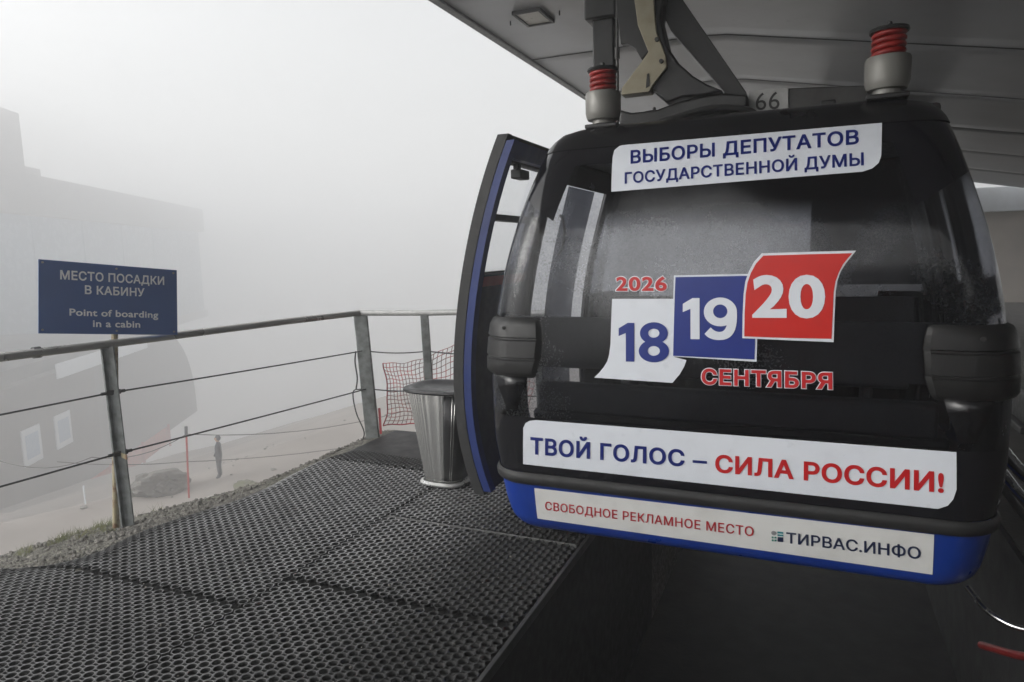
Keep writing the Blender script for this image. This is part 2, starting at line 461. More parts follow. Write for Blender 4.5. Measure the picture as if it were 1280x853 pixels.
# ------------------------------------------------------------------ mesh helpers
class MB:
    def __init__(self):
        self.v, self.f, self.mi = [], [], []

    def add(self, vs_, fs_, mi=0):
        o = len(self.v)
        self.v.extend([tuple(p) for p in vs_])
        self.f.extend([tuple(i + o for i in f) for f in fs_])
        self.mi.extend([mi] * len(fs_))
        return self

    def box(self, a, b, mi=0):
        x0, y0, z0 = a
        x1, y1, z1 = b
        v = [(x0, y0, z0), (x1, y0, z0), (x1, y1, z0), (x0, y1, z0), (x0, y0, z1), (x1, y0, z1), (x1, y1, z1), (x0, y1, z1)]
        return self.add(v, [(0, 3, 2, 1), (4, 5, 6, 7), (0, 1, 5, 4), (1, 2, 6, 5), (2, 3, 7, 6), (3, 0, 4, 7)], mi)

    def tube(self, pts, r, n=10, mi=0, caps=True):
        pts = [Vector(p) for p in pts]
        rs = r if isinstance(r, (list, tuple)) else [r] * len(pts)
        rings = []
        up = None
        for i, p in enumerate(pts):
            d = (pts[min(i + 1, len(pts) - 1)] - pts[max(i - 1, 0)]).normalized()
            if up is None:
                a = Vector((0, 0, 1)) if abs(d.z) < 0.9 else Vector((1, 0, 0))
                up = d.cross(a).normalized()
            up = (up - d * up.dot(d)).normalized()
            w = d.cross(up)
            rings.append([p + (up * math.cos(2 * math.pi * k / n) + w * math.sin(2 * math.pi * k / n)) * rs[i] for k in range(n)])
        v = [q for ring in rings for q in ring]
        f = []
        for i in range(len(pts) - 1):
            for k in range(n):
                k2 = (k + 1) % n
                f.append((i * n + k, i * n + k2, (i + 1) * n + k2, (i + 1) * n + k))
        if caps:
            f.append(tuple(range(n))[::-1])
            f.append(tuple((len(pts) - 1) * n + k for k in range(n)))
        return self.add(v, f, mi)

    def bar(self, p0, p1, w, d, side=Vector((1, 0, 0)), mi=0):
        """square bar from p0 to p1; w across `side`, d across the other axis"""
        p0, p1 = Vector(p0), Vector(p1)
        ax = (p1 - p0).normalized()
        s = (Vector(side) - ax * ax.dot(Vector(side))).normalized()
        t = ax.cross(s)
        v = []
        for p in (p0, p1):
            for a, b in ((-1, -1), (1, -1), (1, 1), (-1, 1)):
                v.append(p + s * (a * w / 2) + t * (b * d / 2))
        return self.add(v, [(0, 3, 2, 1), (4, 5, 6, 7), (0, 1, 5, 4), (1, 2, 6, 5), (2, 3, 7, 6), (3, 0, 4, 7)], mi)

    def prism_xz(self, poly, y0, y1, mi=0):
        n = len(poly)
        v = [(x, y0, z) for x, z in poly] + [(x, y1, z) for x, z in poly]
        f = [tuple(range(n)), tuple(range(2 * n - 1, n - 1, -1))]
        for i in range(n):
            j = (i + 1) % n
            f.append((i, i + n, j + n, j))
        return self.add(v, f, mi)

    def lathe(self, prof, c, n=28, mi=0, sx=1.0, sy=1.0):
        v, f = [], []
        for r, z in prof:
            for k in range(n):
                a = 2 * math.pi * k / n
                v.append((c[0] + r * math.cos(a) * sx, c[1] + r * math.sin(a) * sy, c[2] + z))
        for i in range(len(prof) - 1):
            for k in range(n):
                k2 = (k + 1) % n
                f.append((i * n + k, i * n + k2, (i + 1) * n + k2, (i + 1) * n + k))
        f.append(tuple(range(n))[::-1])
        f.append(tuple((len(prof) - 1) * n + k for k in range(n)))
        return self.add(v, f, mi)

    def grid(self, rows, mi=0, closed=False):
        """rows: list of equal-length point rows"""
        n = len(rows[0])
        v = [p for r in rows for p in r]
        f = []
        for i in range(len(rows) - 1):
            for k in range(n if closed else n - 1):
                k2 = (k + 1) % n
                f.append((i * n + k, i * n + k2, (i + 1) * n + k2, (i + 1) * n + k))
        return self.add(v, f, mi)


def world_loc(o):
    p = Vector((0, 0, 0))
    while o is not None:
        p = p + o.location
        o = o.parent
    return p


def obj(name, mb, mats, parent=None, loc=None, smooth=35, bevel=0.0, bseg=2, fix=True, solid=0.0):
    """links a mesh built in world coordinates as one object; origin at loc (or at the parent's origin)"""
    base = world_loc(parent) if parent is not None else Vector((0, 0, 0))
    org = Vector(loc) if loc is not None else base.copy()
    me = bpy.data.meshes.new(name)
    V = np.array(mb.v, dtype=float) - np.array(org)
    me.from_pydata(V.tolist(), [], mb.f)
    ms = mats if isinstance(mats, (list, tuple)) else [mats]
    for m in ms:
        me.materials.append(m)
    if len(ms) > 1:
        me.polygons.foreach_set("material_index", mb.mi)
    if fix:
        bm = bmesh.new()
        bm.from_mesh(me)
        bmesh.ops.recalc_face_normals(bm, faces=bm.faces)
        bm.to_mesh(me)
        bm.free()
    if smooth:
        me.polygons.foreach_set("use_smooth", [True] * len(me.polygons))
        me.set_sharp_from_angle(angle=math.radians(smooth))
    o = bpy.data.objects.new(name, me)
    COL.objects.link(o)
    o.location = org - base
    if parent is not None:
        o.parent = parent
    if solid:
        s = o.modifiers.new("thickness", 'SOLIDIFY')
        s.thickness = solid
        s.offset = -1
    if bevel:
        b = o.modifiers.new("bevel", 'BEVEL')
        b.width = bevel
        b.segments = bseg
        b.limit_method = 'ANGLE'
        b.angle_limit = math.radians(40)
    return o


def tag(o, label=None, cat=None, group=None, kind=None):
    if label:
        o['label'] = label
    if cat:
        o['category'] = cat
    if group:
        o['group'] = group
    if kind:
        o['kind'] = kind
    return o


def thing(name, label, cat, loc, group=None):
    o = bpy.data.objects.new(name, None)
    o.empty_display_size = 0.1
    COL.objects.link(o)
    o.location = loc
    return tag(o, label, cat, group)


def spline(pts, n=8):
    """Catmull-Rom through the points"""
    P = [Vector(p) for p in pts]
    P = [P[0] * 2 - P[1]] + P + [P[-1] * 2 - P[-2]]
    out = []
    for i in range(1, len(P) - 2):
        for k in range(n):
            t = k / n
            a, b, c, d = P[i - 1], P[i], P[i + 1], P[i + 2]
            out.append(0.5 * ((2 * b) + (c - a) * t + (2 * a - 5 * b + 4 * c - d) * t * t + (3 * b - a - 3 * c + d) * t ** 3))
    out.append(P[-2])
    return out

# ------------------------------------------------------------------ lettering
_text_cache = {}
def _loops(body, spacing):
    c = bpy.data.curves.new("type", 'FONT')
    c.body = body
    c.space_character = spacing
    c.resolution_u = 5
    c.fill_mode = 'NONE' if 'NONE' in [e.identifier for e in c.bl_rna.properties['fill_mode'].enum_items] else 'FRONT'
    c.dimensions = '3D'
    c.fill_mode = 'FULL'
    c.fill_mode = 'HALF'
    t = bpy.data.objects.new("type", c)
    c.dimensions = '2D'
    try:
        c.fill_mode = 'NONE'
    except TypeError:
        pass
    me = bpy.data.meshes.new_from_object(t)
    co = np.array([tuple(q.co)[:2] for q in me.vertices])
    nxt = {}
    for e in me.edges:
        nxt.setdefault(e.vertices[0], []).append(e.vertices[1])
    has_faces = len(me.polygons)
    und = {}
    for e in me.edges:
        a, b = e.vertices
        und.setdefault(a, []).append(b)
        und.setdefault(b, []).append(a)
    if has_faces:
        raise RuntimeError("text outline was filled")
    seen, loops = set(), []
    for st_ in range(len(co)):
        if st_ in seen or st_ not in und:
            continue
        # follow ascending vertex order, the order of the outline itself
        lp, cur, prev = [st_], st_, None
        seen.add(st_)
        nb = und[st_]
        cur2 = st_ + 1 if st_ + 1 in nb else nb[0]
        while cur2 not in seen:
            lp.append(cur2)
            seen.add(cur2)
            n2 = [q for q in und[cur2] if q not in seen]
            if not n2:
                break
            cur2 = n2[0]
        pts = co[lp]
        keep = [i for i in range(len(pts)) if np.hypot(*(pts[i] - pts[i - 1])) > 1e-4]
        if len(keep) > 2:
            loops.append(pts[keep])
    bpy.data.objects.remove(t)
    bpy.data.curves.remove(c)
    bpy.data.meshes.remove(me)
    return loops

def _bez(pts, n=10):
    """chain of cubic pieces: p0, (c1, c2, p1), ..."""
    out = [np.array(pts[0], float)]
    for i in range(1, len(pts), 3):
        a, b, c, d = out[-1], *[np.array(q, float) for q in pts[i:i + 3]]
        for k in range(1, n + 1):
            t = k / n
            out.append(a * (1 - t) ** 3 + 3 * b * t * (1 - t) ** 2 + 3 * c * t * t * (1 - t) + d * t ** 3)
    return np.array(out)

def _ell(cx, cy, rx, ry, cw=False, n=40):
    a = np.arange(n) * 2 * math.pi / n * (-1 if cw else 1)
    return np.stack([cx + rx * np.cos(a), cy + ry * np.sin(a)], -1)

NUMERALS = {
    '1': [np.array([(0.46, 0.0), (1.0, 0.0), (1.0, 1.0), (0.58, 1.0), (0.0, 0.86), (0.0, 0.66), (0.46, 0.74)])],
    '8': [_ell(0.5, 0.275, 0.5, 0.290), _ell(0.5, 0.735, 0.46, 0.280), _ell(0.5, 0.28, 0.20, 0.125, True), _ell(0.5, 0.735, 0.185, 0.115, True)],
    '9': [_ell(0.5, 0.665, 0.5, 0.350), _ell(0.5, 0.68, 0.215, 0.165, True),
          np.concatenate([_bez([(1.0, 0.66), (1.02, 0.25), (0.90, -0.02), (0.47, -0.02), (0.30, -0.02), (0.12, 0.02), (0.02, 0.13)]),
                          _bez([(0.21, 0.29), (0.31, 0.20), (0.40, 0.18), (0.48, 0.18), (0.66, 0.18), (0.72, 0.32), (0.72, 0.58)])])[::-1]],
}

def _area(p):
    q = np.roll(p, -1, 0)
    return 0.5 * np.sum(p[:, 0] * q[:, 1] - q[:, 0] * p[:, 1])

def text_mesh(body, weight=0.024, spacing=1.04):
    """2D letters of a line of type, made `weight` bolder: vertices, faces, left, right, baseline, cap height"""
    key = (body, weight, spacing)
    if key in _text_cache:
        return _text_cache[key]
    loops = _loops(body, spacing)
    def inside(q, p):
        x1, y1 = np.roll(p[:, 0], -1), np.roll(p[:, 1], -1)
        c = (p[:, 1] > q[1]) != (y1 > q[1])
        with np.errstate(divide='ignore', invalid='ignore'):
            xi = p[:, 0] + (q[1] - p[:, 1]) / (y1 - p[:, 1]) * (x1 - p[:, 0])
        return int(np.sum(c & (xi > q[0]))) % 2 == 1
    sgn = 1.0
    fixed = []
    for i, p in enumerate(loops):                # solid outlines counter-clockwise, holes clockwise
        probe = np.concatenate([p, (p + np.roll(p, -1, 0)) / 2])
        depth = sum(all(inside(r_, q) for r_ in probe) for k, q in enumerate(loops) if k != i)
        want = 1 if depth % 2 == 0 else -1
        fixed.append(p if _area(p) * want > 0 else p[::-1].copy())
    loops = fixed
    out = []
    for p in loops:
        a = p - np.roll(p, 1, 0)
        b = np.roll(p, -1, 0) - p
        a /= np.linalg.norm(a, axis=1)[:, None]
        b /= np.linalg.norm(b, axis=1)[:, None]
        na = np.stack([a[:, 1], -a[:, 0]], -1) * sgn
        nb = np.stack([b[:, 1], -b[:, 0]], -1) * sgn
        m = na + nb
        den = 1 + np.sum(na * nb, 1)
        m = m / np.maximum(den, 0.5)[:, None]
        out.append(p + m * weight)
    verts, edges = [], []
    for p in out:
        o_ = len(verts)
        verts.extend([Vector((x, y)) for x, y in p])
        edges.extend([(o_ + i, o_ + (i + 1) % len(p)) for i in range(len(p))])
    from mathutils.geometry import delaunay_2d_cdt
    V, E_, F_, *_r = delaunay_2d_cdt(verts, edges, [], 0, 1e-6)
    V = np.array([tuple(q) for q in V])
    cen = np.array([V[list(f)].mean(0) for f in F_])
    wind = np.zeros(len(cen))
    for p in out:
        x0, y0 = p[:, 0], p[:, 1]
        x1, y1 = np.roll(x0, -1), np.roll(y0, -1)
        for i in range(len(p)):
            if y0[i] == y1[i]:
                continue
            lo, hi, sg = (y0[i], y1[i], 1) if y0[i] < y1[i] else (y1[i], y0[i], -1)
            mk = (cen[:, 1] >= lo) & (cen[:, 1] < hi)
            xi = x0[i] + (cen[:, 1] - y0[i]) / (y1[i] - y0[i]) * (x1[i] - x0[i])
            wind[mk & (xi > cen[:, 0])] += sg
    keep = wind * sgn > 0.5
    f = [tuple(F_[i]) for i in range(len(F_)) if keep[i]]
    used = sorted({i for t in f for i in t})
    mp = {o: n for n, o in enumerate(used)}
    v = V[used]
    f = [tuple(mp[i] for i in t) for t in f]
    cap = 0.7273                                   # cap height of the typeface
    h = _loops("H", 1.0)[0]
    y0c, y1c = h[:, 1].min() - weight, h[:, 1].max() + weight
    res = (v, f, v[:, 0].min(), v[:, 0].max(), y0c, y1c)
    _text_cache[key] = res
    return res


def bil(q, u, v):
    """q = TL, TR, BR, BL; u to the right, v downwards"""
    q = [np.array(p, float) for p in q]
    return (q[0] * (1 - u) + q[1] * u) * (1 - v) + (q[3] * (1 - u) + q[2] * u) * v


def flat_text(body, quad, weight=0.024, spacing=1.04, ref_weight=None):
    """the line of type fitted into quad (2D or 3D corner points)"""
    v, f, x0, x1, y0, y1 = text_mesh(body, weight, spacing)
    if ref_weight is not None:
        _, _, x0, x1, y0, y1 = text_mesh(body, ref_weight, spacing)
    pts = [bil(quad, (x - x0) / (x1 - x0), (y1 - y) / (y1 - y0)) for x, y in v]
    return pts, f

# ================================================================== GROUND
def terrain_h(x, y):
    x = np.asarray(x, float)
    y = np.asarray(y, float)
    dxa = np.maximum(-2.15 - x, 0)
    dya = np.maximum(y - 2.0, 0)
    da = np.hypot(dxa, dya)                       # from the boarding platform
    dxb = np.maximum(2.6 - x, 0)
    dyb = np.maximum(y - 40.0, 0)
    db = np.where(y > 2.0, np.hypot(dxb, dyb), 1e9)
    d = np.minimum(da, db)
    q = np.clip((y + 0.5) / 1.4, 0, 1)
    e = np.where(d > 0, 0.82 * q * q * (3 - 2 * q) * np.clip(d / 0.25, 0, 1), 0)
    t = np.clip((d + e - 1.0) / 12.0, 0, 1)
    s = t * t * (3 - 2 * t)
    h = -0.05 - 0.16 * np.minimum(d, 1.2) - 0.25 * np.clip(d + e - 0.9, 0, 1.0) ** 2 - 0.3 * e * np.clip(d - 0.1, 0, 1) - s * 6.75 - 0.30 * np.clip(d - 24, 0, 300)
    far = np.hypot(x, y)
    h = h + 0.05 * np.sin(x * 2.1 + 1.3 * np.sin(y * 1.7)) * np.clip(d * 0.8, 0, 1) + 0.35 * np.sin(x * 0.21 + 2) * np.sin(y * 0.17 + 1) * np.clip((d - 8) / 10, 0, 1)
    return h

def graded(lo, hi, fine_lo, fine_hi, step, grow=1.12):
    a = list(np.arange(fine_lo, fine_hi + 1e-6, step))
    s, p = step, fine_lo
    left = []
    while p > lo:
        s *= grow
        p -= s
        left.append(max(p, lo))
    s, p = step, fine_hi
    right = []
    while p < hi:
        s *= grow
        p += s
        right.append(min(p, hi))
    return np.array(left[::-1] + a + right)

gx = graded(-320, 320, -6.0, 3.0, 0.09)
gy = graded(-320, 320, -4.0, 5.0, 0.09)
gx = np.sort(np.unique(np.concatenate([gx, [0.379, 0.381, 2.599, 2.601]])))
XX, YY = np.meshgrid(gx, gy)
ZZ = terrain_h(XX, YY)
pitm = (XX > 0.38) & (XX < 2.6) & (YY < 14)
ZZ = np.where(pitm, np.minimum(ZZ, -1.5), ZZ)
ZZ = np.where((XX >= 2.6) & (YY < 40), np.minimum(ZZ, -0.06), ZZ)
ZZ += np.where(XX < -2.2, RNG.normal(0, 0.006, ZZ.shape), 0)
nx_, ny_ = len(gx), len(gy)
mb = MB()
vv = np.stack([XX, YY, ZZ], -1).reshape(-1, 3)
idx = np.arange(nx_ * ny_).reshape(ny_, nx_)
ff = np.stack([idx[:-1, :-1], idx[:-1, 1:], idx[1:, 1:], idx[1:, :-1]], -1).reshape(-1, 4)
mb.v = vv.tolist()
mb.f = [tuple(q) for q in ff.tolist()]
mb.mi = [0] * len(mb.f)
g = obj("ground", mb, M['gravel'], smooth=60, fix=False)
tag(g, kind='structure')

# loose gravel beside the mats
def icosphere():
    bm = bmesh.new()
    bmesh.ops.create_icosphere(bm, subdivisions=1, radius=1)
    v = np.array([tuple(p.co) for p in bm.verts])
    f = np.array([[q.index for q in p.verts] for p in bm.faces])
    bm.free()
    return v, f
iv, if_ = icosphere()

N = 9000
px = -2.25 - RNG.random(N) ** 1.3 * 2.6
py = RNG.uniform(-2.2, 3.2, N)
ps = 0.006 + 0.016 * RNG.random(N) ** 3
pz = terrain_h(px, py)
px[:160] = RNG.uniform(-2.0, 0.2, 160)          # a few strays kicked onto the mats
py[:160] = RNG.uniform(-1.8, 0.9, 160)
ps[:160] = 0.003 + 0.006 * RNG.random(160) ** 2
pz[:160] = 0.004
allv, allf = [], []
for i in range(N):
    a, b, c = RNG.uniform(0, 6.28, 3)
    Rm = np.array(Matrix.Rotation(a, 3, 'X') @ Matrix.Rotation(b, 3, 'Z'))
    s = ps[i] * np.array([1.0, RNG.uniform(0.6, 1), RNG.uniform(0.45, 0.8)])
    jit = 1 + RNG.normal(0, 0.12, (len(iv), 1))
    allv.append((iv * jit * s) @ Rm.T + np.array([px[i], py[i], pz[i] + ps[i] * 0.25]))
    allf.append(if_ + i * len(iv))
mb = MB()
mb.v = np.concatenate(allv).tolist()
mb.f = [tuple(q) for q in np.concatenate(allf).tolist()]
mb.mi = [0] * len(mb.f)
o = obj("gravel", mb, M['pebble'], smooth=0, fix=False)
tag(o, "loose grey brown gravel strewn along the edge of the rubber mats", "gravel", kind='stuff')

# rubble on the slope below
allv, allf, k_ = [], [], 0
for i in range(170):
    rr = 6 + 34 * RNG.random() ** 0.8
    aa = RNG.uniform(math.radians(95), math.radians(178))
    x, y = -2.0 + rr * math.cos(aa), 0.5 + rr * math.sin(aa)
    s_ = 0.05 + 0.16 * RNG.random() ** 3
    Rm = np.array(Matrix.Rotation(RNG.uniform(0, 6.28), 3, 'Z') @ Matrix.Rotation(RNG.uniform(0, 1), 3, 'X'))
    sc_ = s_ * np.array([1.0, RNG.uniform(0.6, 1), RNG.uniform(0.4, 0.7)])
    jit = 1 + RNG.normal(0, 0.15, (len(iv), 1))
    allv.append((iv * jit * sc_) @ Rm.T + np.array([x, y, float(terrain_h(x, y)) + s_ * 0.15]))
    allf.append(if_ + k_ * len(iv))
    k_ += 1
mb = MB()
mb.v = np.concatenate(allv).tolist()
mb.f = [tuple(q) for q in np.concatenate(allf).tolist()]
mb.mi = [0] * len(mb.f)
o = obj("rubble", mb, M['pale_rock'], smooth=0, fix=False)
tag(o, "scattered rubble stones lying on the foggy lower slope", "rubble", kind='stuff')

# sparse grass along the crest of the gravel
mb = MB()
for k in range(70):
    d = random.choice([0.75, 0.95, 1.15]) + random.gauss(0, 0.12)
    y = random.choice([random.uniform(-1.0, 3.0), random.gauss(-0.4, 0.25), random.gauss(1.3, 0.2)])
    x = -2.2 - d
    z = float(terrain_h(x, y))
    for q in range(random.randint(14, 30)):
        a = random.uniform(0, 6.28)
        r = random.uniform(0, 0.05)
        h = random.uniform(0.02, 0.07)
        bx, by = x + r * math.cos(a), y + r * math.sin(a)
        lx, ly = bx + random.gauss(0, 0.03), by + random.gauss(0, 0.03)
        w = 0.003
        mb.add([(bx - w, by, z), (bx + w, by, z), (lx, ly, z + h)], [(0, 1, 2)])
o = obj("grass", mb, M['grass'], smooth=0, fix=False)
tag(o, "sparse short grass tufts on the gravel crest", "grass", kind='stuff')

# ================================================================== BOARDING PLATFORM
mb = MB()
mb.box((-2.08, -7.0, -1.62), (0.36, 1.98, -0.026))
o = obj("platform_deck", mb, M['deck'])
tag(o, kind='structure')
mb = MB()
mb.box((0.36, -7.0, -1.62), (0.385, 1.98, -0.03))
o = obj("platform_edge", mb, M['deck_skirt'])
tag(o, kind='structure')
mb = MB()
mb.box((0.382, -7.0, -0.045), (0.402, 1.97, 0.004))
o = obj("edge_strip", mb, M['deck_trim'], bevel=0.003)
tag(o, kind='structure')
mb = MB()
mb.box((2.6, -9.0, -1.62), (9.0, 30.0, -0.0))
o = obj("station_floor", mb, M['concrete_dark'])
tag(o, kind='structure')
mb = MB()
mb.box((2.57, -9.0, -1.62), (2.598, 30.0, -0.01))
o = obj("pit_wall", mb, M['pit'])
tag(o, kind='structure')
mb = MB()
mb.box((0.386, -8.9, -1.6), (2.599, 13.9, -1.46))
o = obj("pit_floor", mb, M['pit'])
tag(o, kind='structure')

# ------------------------------------------------------------------ rubber ring mats
def drape(x, y):
    """height of the mats: flat on the deck, sagging over its outer edge and dipping at the far end"""
    w = 0.06 * np.sin(y * 2.3 + 0.4) + 0.035 * np.sin(y * 5.1 + 1.0)
    e = np.clip(-2.06 + w - x, 0, None)
    fade = np.clip((y + 1.35) * 2.0, 0.25, 1) * (1 + 0.8 * np.clip((y - 0.2) / 0.8, 0, 1))
    z = -np.minimum(0.5 * e ** 1.25, 0.34) * fade
    q = np.clip(y - 0.98, 0, None)
    z = z - 0.085 * q * np.clip(q * 6, 0, 1)
    z = z + 0.004 * np.sin(x * 3.1 + y * 1.7) + 0.003 * np.sin(y * 4.3 - x * 2.0)
    return z

def ring_mat(name, x0, x1, y0, y1, label, dz=0.0, rot=0.0, wavy=False):
    px_, py_ = 0.038, 0.058            # column spacing, ring spacing along a column
    half = [(0.0, 0.0225), (0.008, 0.0225), (0.0102, 0.0261), (0.019, 0.0145), (0.0278, 0.0029), (0.026, 0.0)]
    q1 = half
    q2 = [(x, -y) for x, y in half[:-1]][::-1]
    q3 = [(-x, -y) for x, y in half[1:]]
    q4 = [(-x, y) for x, y in half[1:-1]][::-1]
    outer = np.array(q1 + q2 + q3 + q4)
    ang = np.arctan2(outer[:, 1], outer[:, 0])
    nseg = len(outer)
    cs = np.stack([np.cos(ang), np.sin(ang)], -1)
    open_edge = []                     # edges of the cell that border a small hole
    for i in range(nseg):
        m2 = (outer[i] + outer[(i + 1) % nseg]) / 2
        if abs(m2[1]) > 0.0222 or abs(m2[0]) > 0.0262:
            open_edge.append(i)
    mid = outer * 0.35 + cs * 0.0205 * 0.65
    inner = cs * 0.0194
    ncol = max(1, round((x1 - x0) / px_))
    px_ = (x1 - x0) / ncol
    nrow = max(1, round((y1 - y0 - 0.02) / py_))
    py_ = (y1 - y0) / (nrow + 0.5)
    ctr = []
    for i in range(ncol):
        for j in range(nrow):
            xx = x0 + (i + 0.5) * px_
            yy = y0 + (j + 0.5 + (0.5 if i % 2 else 0.0)) * py_
            if wavy:
                lim = -2.47 + 0.09 * math.sin(yy * 2.1 + 1.9) + 0.035 * math.sin(yy * 6.3)
                if yy < -1.0:
                    lim -= 0.08
                if xx < lim:
                    continue
            if y1 > 1.75 and xx < -1.95 and yy > 1.72:
                continue
            ctr.append((xx, yy))
    ctr = np.array(ctr)
    n = len(ctr)
    layers = [(outer, -0.0006), (mid, 0.0), (inner, -0.0012), (inner, -0.0195), (outer, -0.0195)]
    nl = len(layers)
    V = np.zeros((n, nl, nseg, 3))
    for l, (p, z) in enumerate(layers):
        V[:, l, :, 0] = ctr[:, None, 0] + p[None, :, 0] * px_ / 0.038
        V[:, l, :, 1] = ctr[:, None, 1] + p[None, :, 1] * py_ / 0.058
        V[:, l, :, 2] = z
    k = np.arange(nseg)
    k2 = (k + 1) % nseg
    F1 = [np.stack([l * nseg + k, l * nseg + k2, (l + 1) * nseg + k2, (l + 1) * nseg + k], -1) for l in range(3)]
    oe = np.array(open_edge)
    F1.append(np.stack([4 * nseg + oe, 4 * nseg + (oe + 1) % nseg, (oe + 1) % nseg, oe], -1))
    F1 = np.concatenate(F1)
    F = (F1[None] + (np.arange(n) * nl * nseg)[:, None, None]).reshape(-1, 4)
    V = V.reshape(-1, 3)
    c, s = math.cos(rot), math.sin(rot)
    mx, my = (x0 + x1) / 2, (y0 + y1) / 2
    X = mx + (V[:, 0] - mx) * c - (V[:, 1] - my) * s
    Y = my + (V[:, 0] - mx) * s + (V[:, 1] - my) * c
    Z = V[:, 2] + drape(X, Y) + dz
    m_ = MB()
    m_.v = np.stack([X, Y, Z], -1).tolist()
    m_.f = [tuple(q) for q in F.tolist()]
    m_.mi = [0] * len(m_.f)
    m_.mi = ([0] * (2 * nseg) + [1] * (nseg + len(open_edge))) * n
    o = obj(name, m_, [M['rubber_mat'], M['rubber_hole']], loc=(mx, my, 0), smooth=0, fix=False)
    me = o.data
    me.polygons.foreach_set("use_smooth", [True] * len(me.polygons))
    return tag(o, label, "rubber mat", "rubber ring mats laid on the boarding platform")

ring_mat("rubber_mat", -2.70, -0.924, -2.9, -1.142, "black rubber ring mat nearest the camera, bottom left corner of the photo", wavy=True, rot=0.004)
ring_mat("rubber_mat", -2.70, -0.918, -1.13, 0.942, "long black ring mat sagging over the gravel at the rusty sign pole", dz=0.003, wavy=True, rot=-0.004)
ring_mat("rubber_mat", -2.70, -0.905, 0.95, 1.95, "black ring mat dipping away at the foot of the post with the net", dz=0.001, wavy=True)
ring_mat("rubber_mat", -0.906, 0.370, -2.6, -0.831, "black ring mat along the pit edge, nearest the camera", dz=0.002, rot=0.003)
ring_mat("rubber_mat", -0.899, 0.365, -0.818, 0.062, "black ring mat along the pit edge just before the gondola corner", dz=0.004, rot=-0.005)
ring_mat("rubber_mat", -0.897, 0.365, 0.078, 1.9, "black ring mat running under the gondola door and the waste bin", dz=-0.002)

# thin pale strip between two mats
mb = MB()
mb.box((-0.9, 0.069, -0.018), (0.36, 0.075, 0.001))
o = obj("joint_strip", mb, M['mat_edge'])
tag(o, kind='structure')

# ================================================================== STATION CANOPY
CZ = [(-1.64, 3.95), (-0.6, 3.952), (0.30, 3.952), (0.62, 3.925), (2.0, 3.661), (3.5, 3.376), (6.0, 2.90), (8.6, 2.406)]
canopy = thing("station_canopy", "grey panelled station canopy with dark joints over the gondola", "canopy", (2.0, 3.0, 3.95))
JY = [-3.7, -2.25, 0.05, 2.35, 4.66, 6.87, 9.27, 11.66, 14.25, 17.0]
cz = [Vector((x, 0, z)) for x, z in CZ]
for j in range(len(JY) - 1):
    y0, y1 = JY[j] + 0.0155, JY[j + 1] - 0.0155
    mb = MB()
    rows = []
    for i in range(9):
        y = y0 + (y1 - y0) * i / 8
        rows.append([(p.x, y, p.z) for p in cz])
    mb.grid(rows)
    obj("panel", mb, M['ceiling'], canopy, solid=-0.03, fix=False)
for y in JY[1:-1]:
    mb = MB()
    mb.grid([[(p.x, y - 0.019, p.z - 0.004) for p in cz], [(p.x, y + 0.019, p.z - 0.004) for p in cz]])
    obj("joint", mb, M['gap_dark'], canopy, fix=False)
mb = MB()
rows2 = [[(p.x, y, p.z + 0.5) for p in cz] for y in (JY[0], JY[-1])]
mb.grid(rows2)
obj("roof_sheet", mb, M['gap_dark'], canopy, fix=False)
mb = MB()
mb.box((-1.74, JY[0], 3.93), (-1.645, JY[-1], 4.5))
obj("edge_trim", mb, M['fascia'], canopy, bevel=0.01)
mb = MB()
mb.box((-1.78, JY[0], 4.02), (-1.742, JY[-1], 4.52))
obj("fascia_lip", mb, M['fascia'], canopy, bevel=0.006)
# recessed lamp
mb = MB()
lx0, lx1, ly0, ly1, lz = -1.20, -0.91, 3.0, 3.42, 3.953
for a, b in (((lx0, ly0), (lx1, ly0 + .025)), ((lx0, ly1 - .025), (lx1, ly1)), ((lx0, ly0 + .026), (lx0 + .025, ly1 - .026)), ((lx1 - .025, ly0 + .026), (lx1, ly1 - .026))):
    mb.box((a[0], a[1], lz - 0.035), (b[0], b[1], lz + 0.01))
lf = obj("ceiling_lamp", mb, M['lamp_frame'], canopy)
mb = MB()
mb.box((lx0 + .026, ly0 + .026, lz - 0.022), (lx1 - .026, ly1 - .026, lz - 0.004))
obj("diffuser", mb, M['lamp_cover'], lf)
for sx_, sy_ in ((-1.32, 3.25), (-0.78, 3.2)):
    mb = MB()
    mb.tube([(sx_, sy_, 3.955), (sx_, sy_, 3.91)], 0.008, 8)
    obj("bolt", mb, M['dark_steel'], canopy)

# walls of the station
wall = thing("station_wall", "beige end wall of the station with pale header beam behind the gondola", "wall", (6.0, 18, 0))
mb = MB()
mb.box((4.9, 18.1, -1.6), (6.71, 18.4, 2.35))
obj("wall_panel", mb, M['wall_beige'], wall)
mb = MB()
mb.box((4.8, 17.95, 2.35), (10.5, 18.4, 2.98))
obj("header_beam", mb, M['header'], wall, bevel=0.02)
mb = MB()
mb.box((6.712, 18.02, -1.4), (6.81, 18.4, 2.348))
obj("door_jamb", mb, M['header'], wall, bevel=0.01)
mb = MB()
mb.box((8.3, 18.1, 0.0), (10.5, 18.4, 2.348))
obj("wall_panel", mb, M['wall_beige'], wall)
wall2 = thing("side_wall", "dark side wall of the station at the right", "wall", (7.0, 3, 0))
mb = MB()
mb.box((7.0, -9.0, 0.0), (7.3, 3.0, 2.6))
obj("wall_panel", mb, M['wall_dark'], wall2)
wall3 = thing("added_rear_wall", "dark wall added behind the viewpoint", "wall", (3.6, -8.6, 0))  # unseen wall added so the gondola glass mirrors something dark
mb = MB()
mb.box((0.45, -8.8, -1.4), (6.99, -8.5, 3.6))
obj("wall_panel", mb, M['wall_dark'], wall3)  # panel of the added unseen wall
wall3['label'] = "unseen dark wall added behind the camera for dark glass reflections"

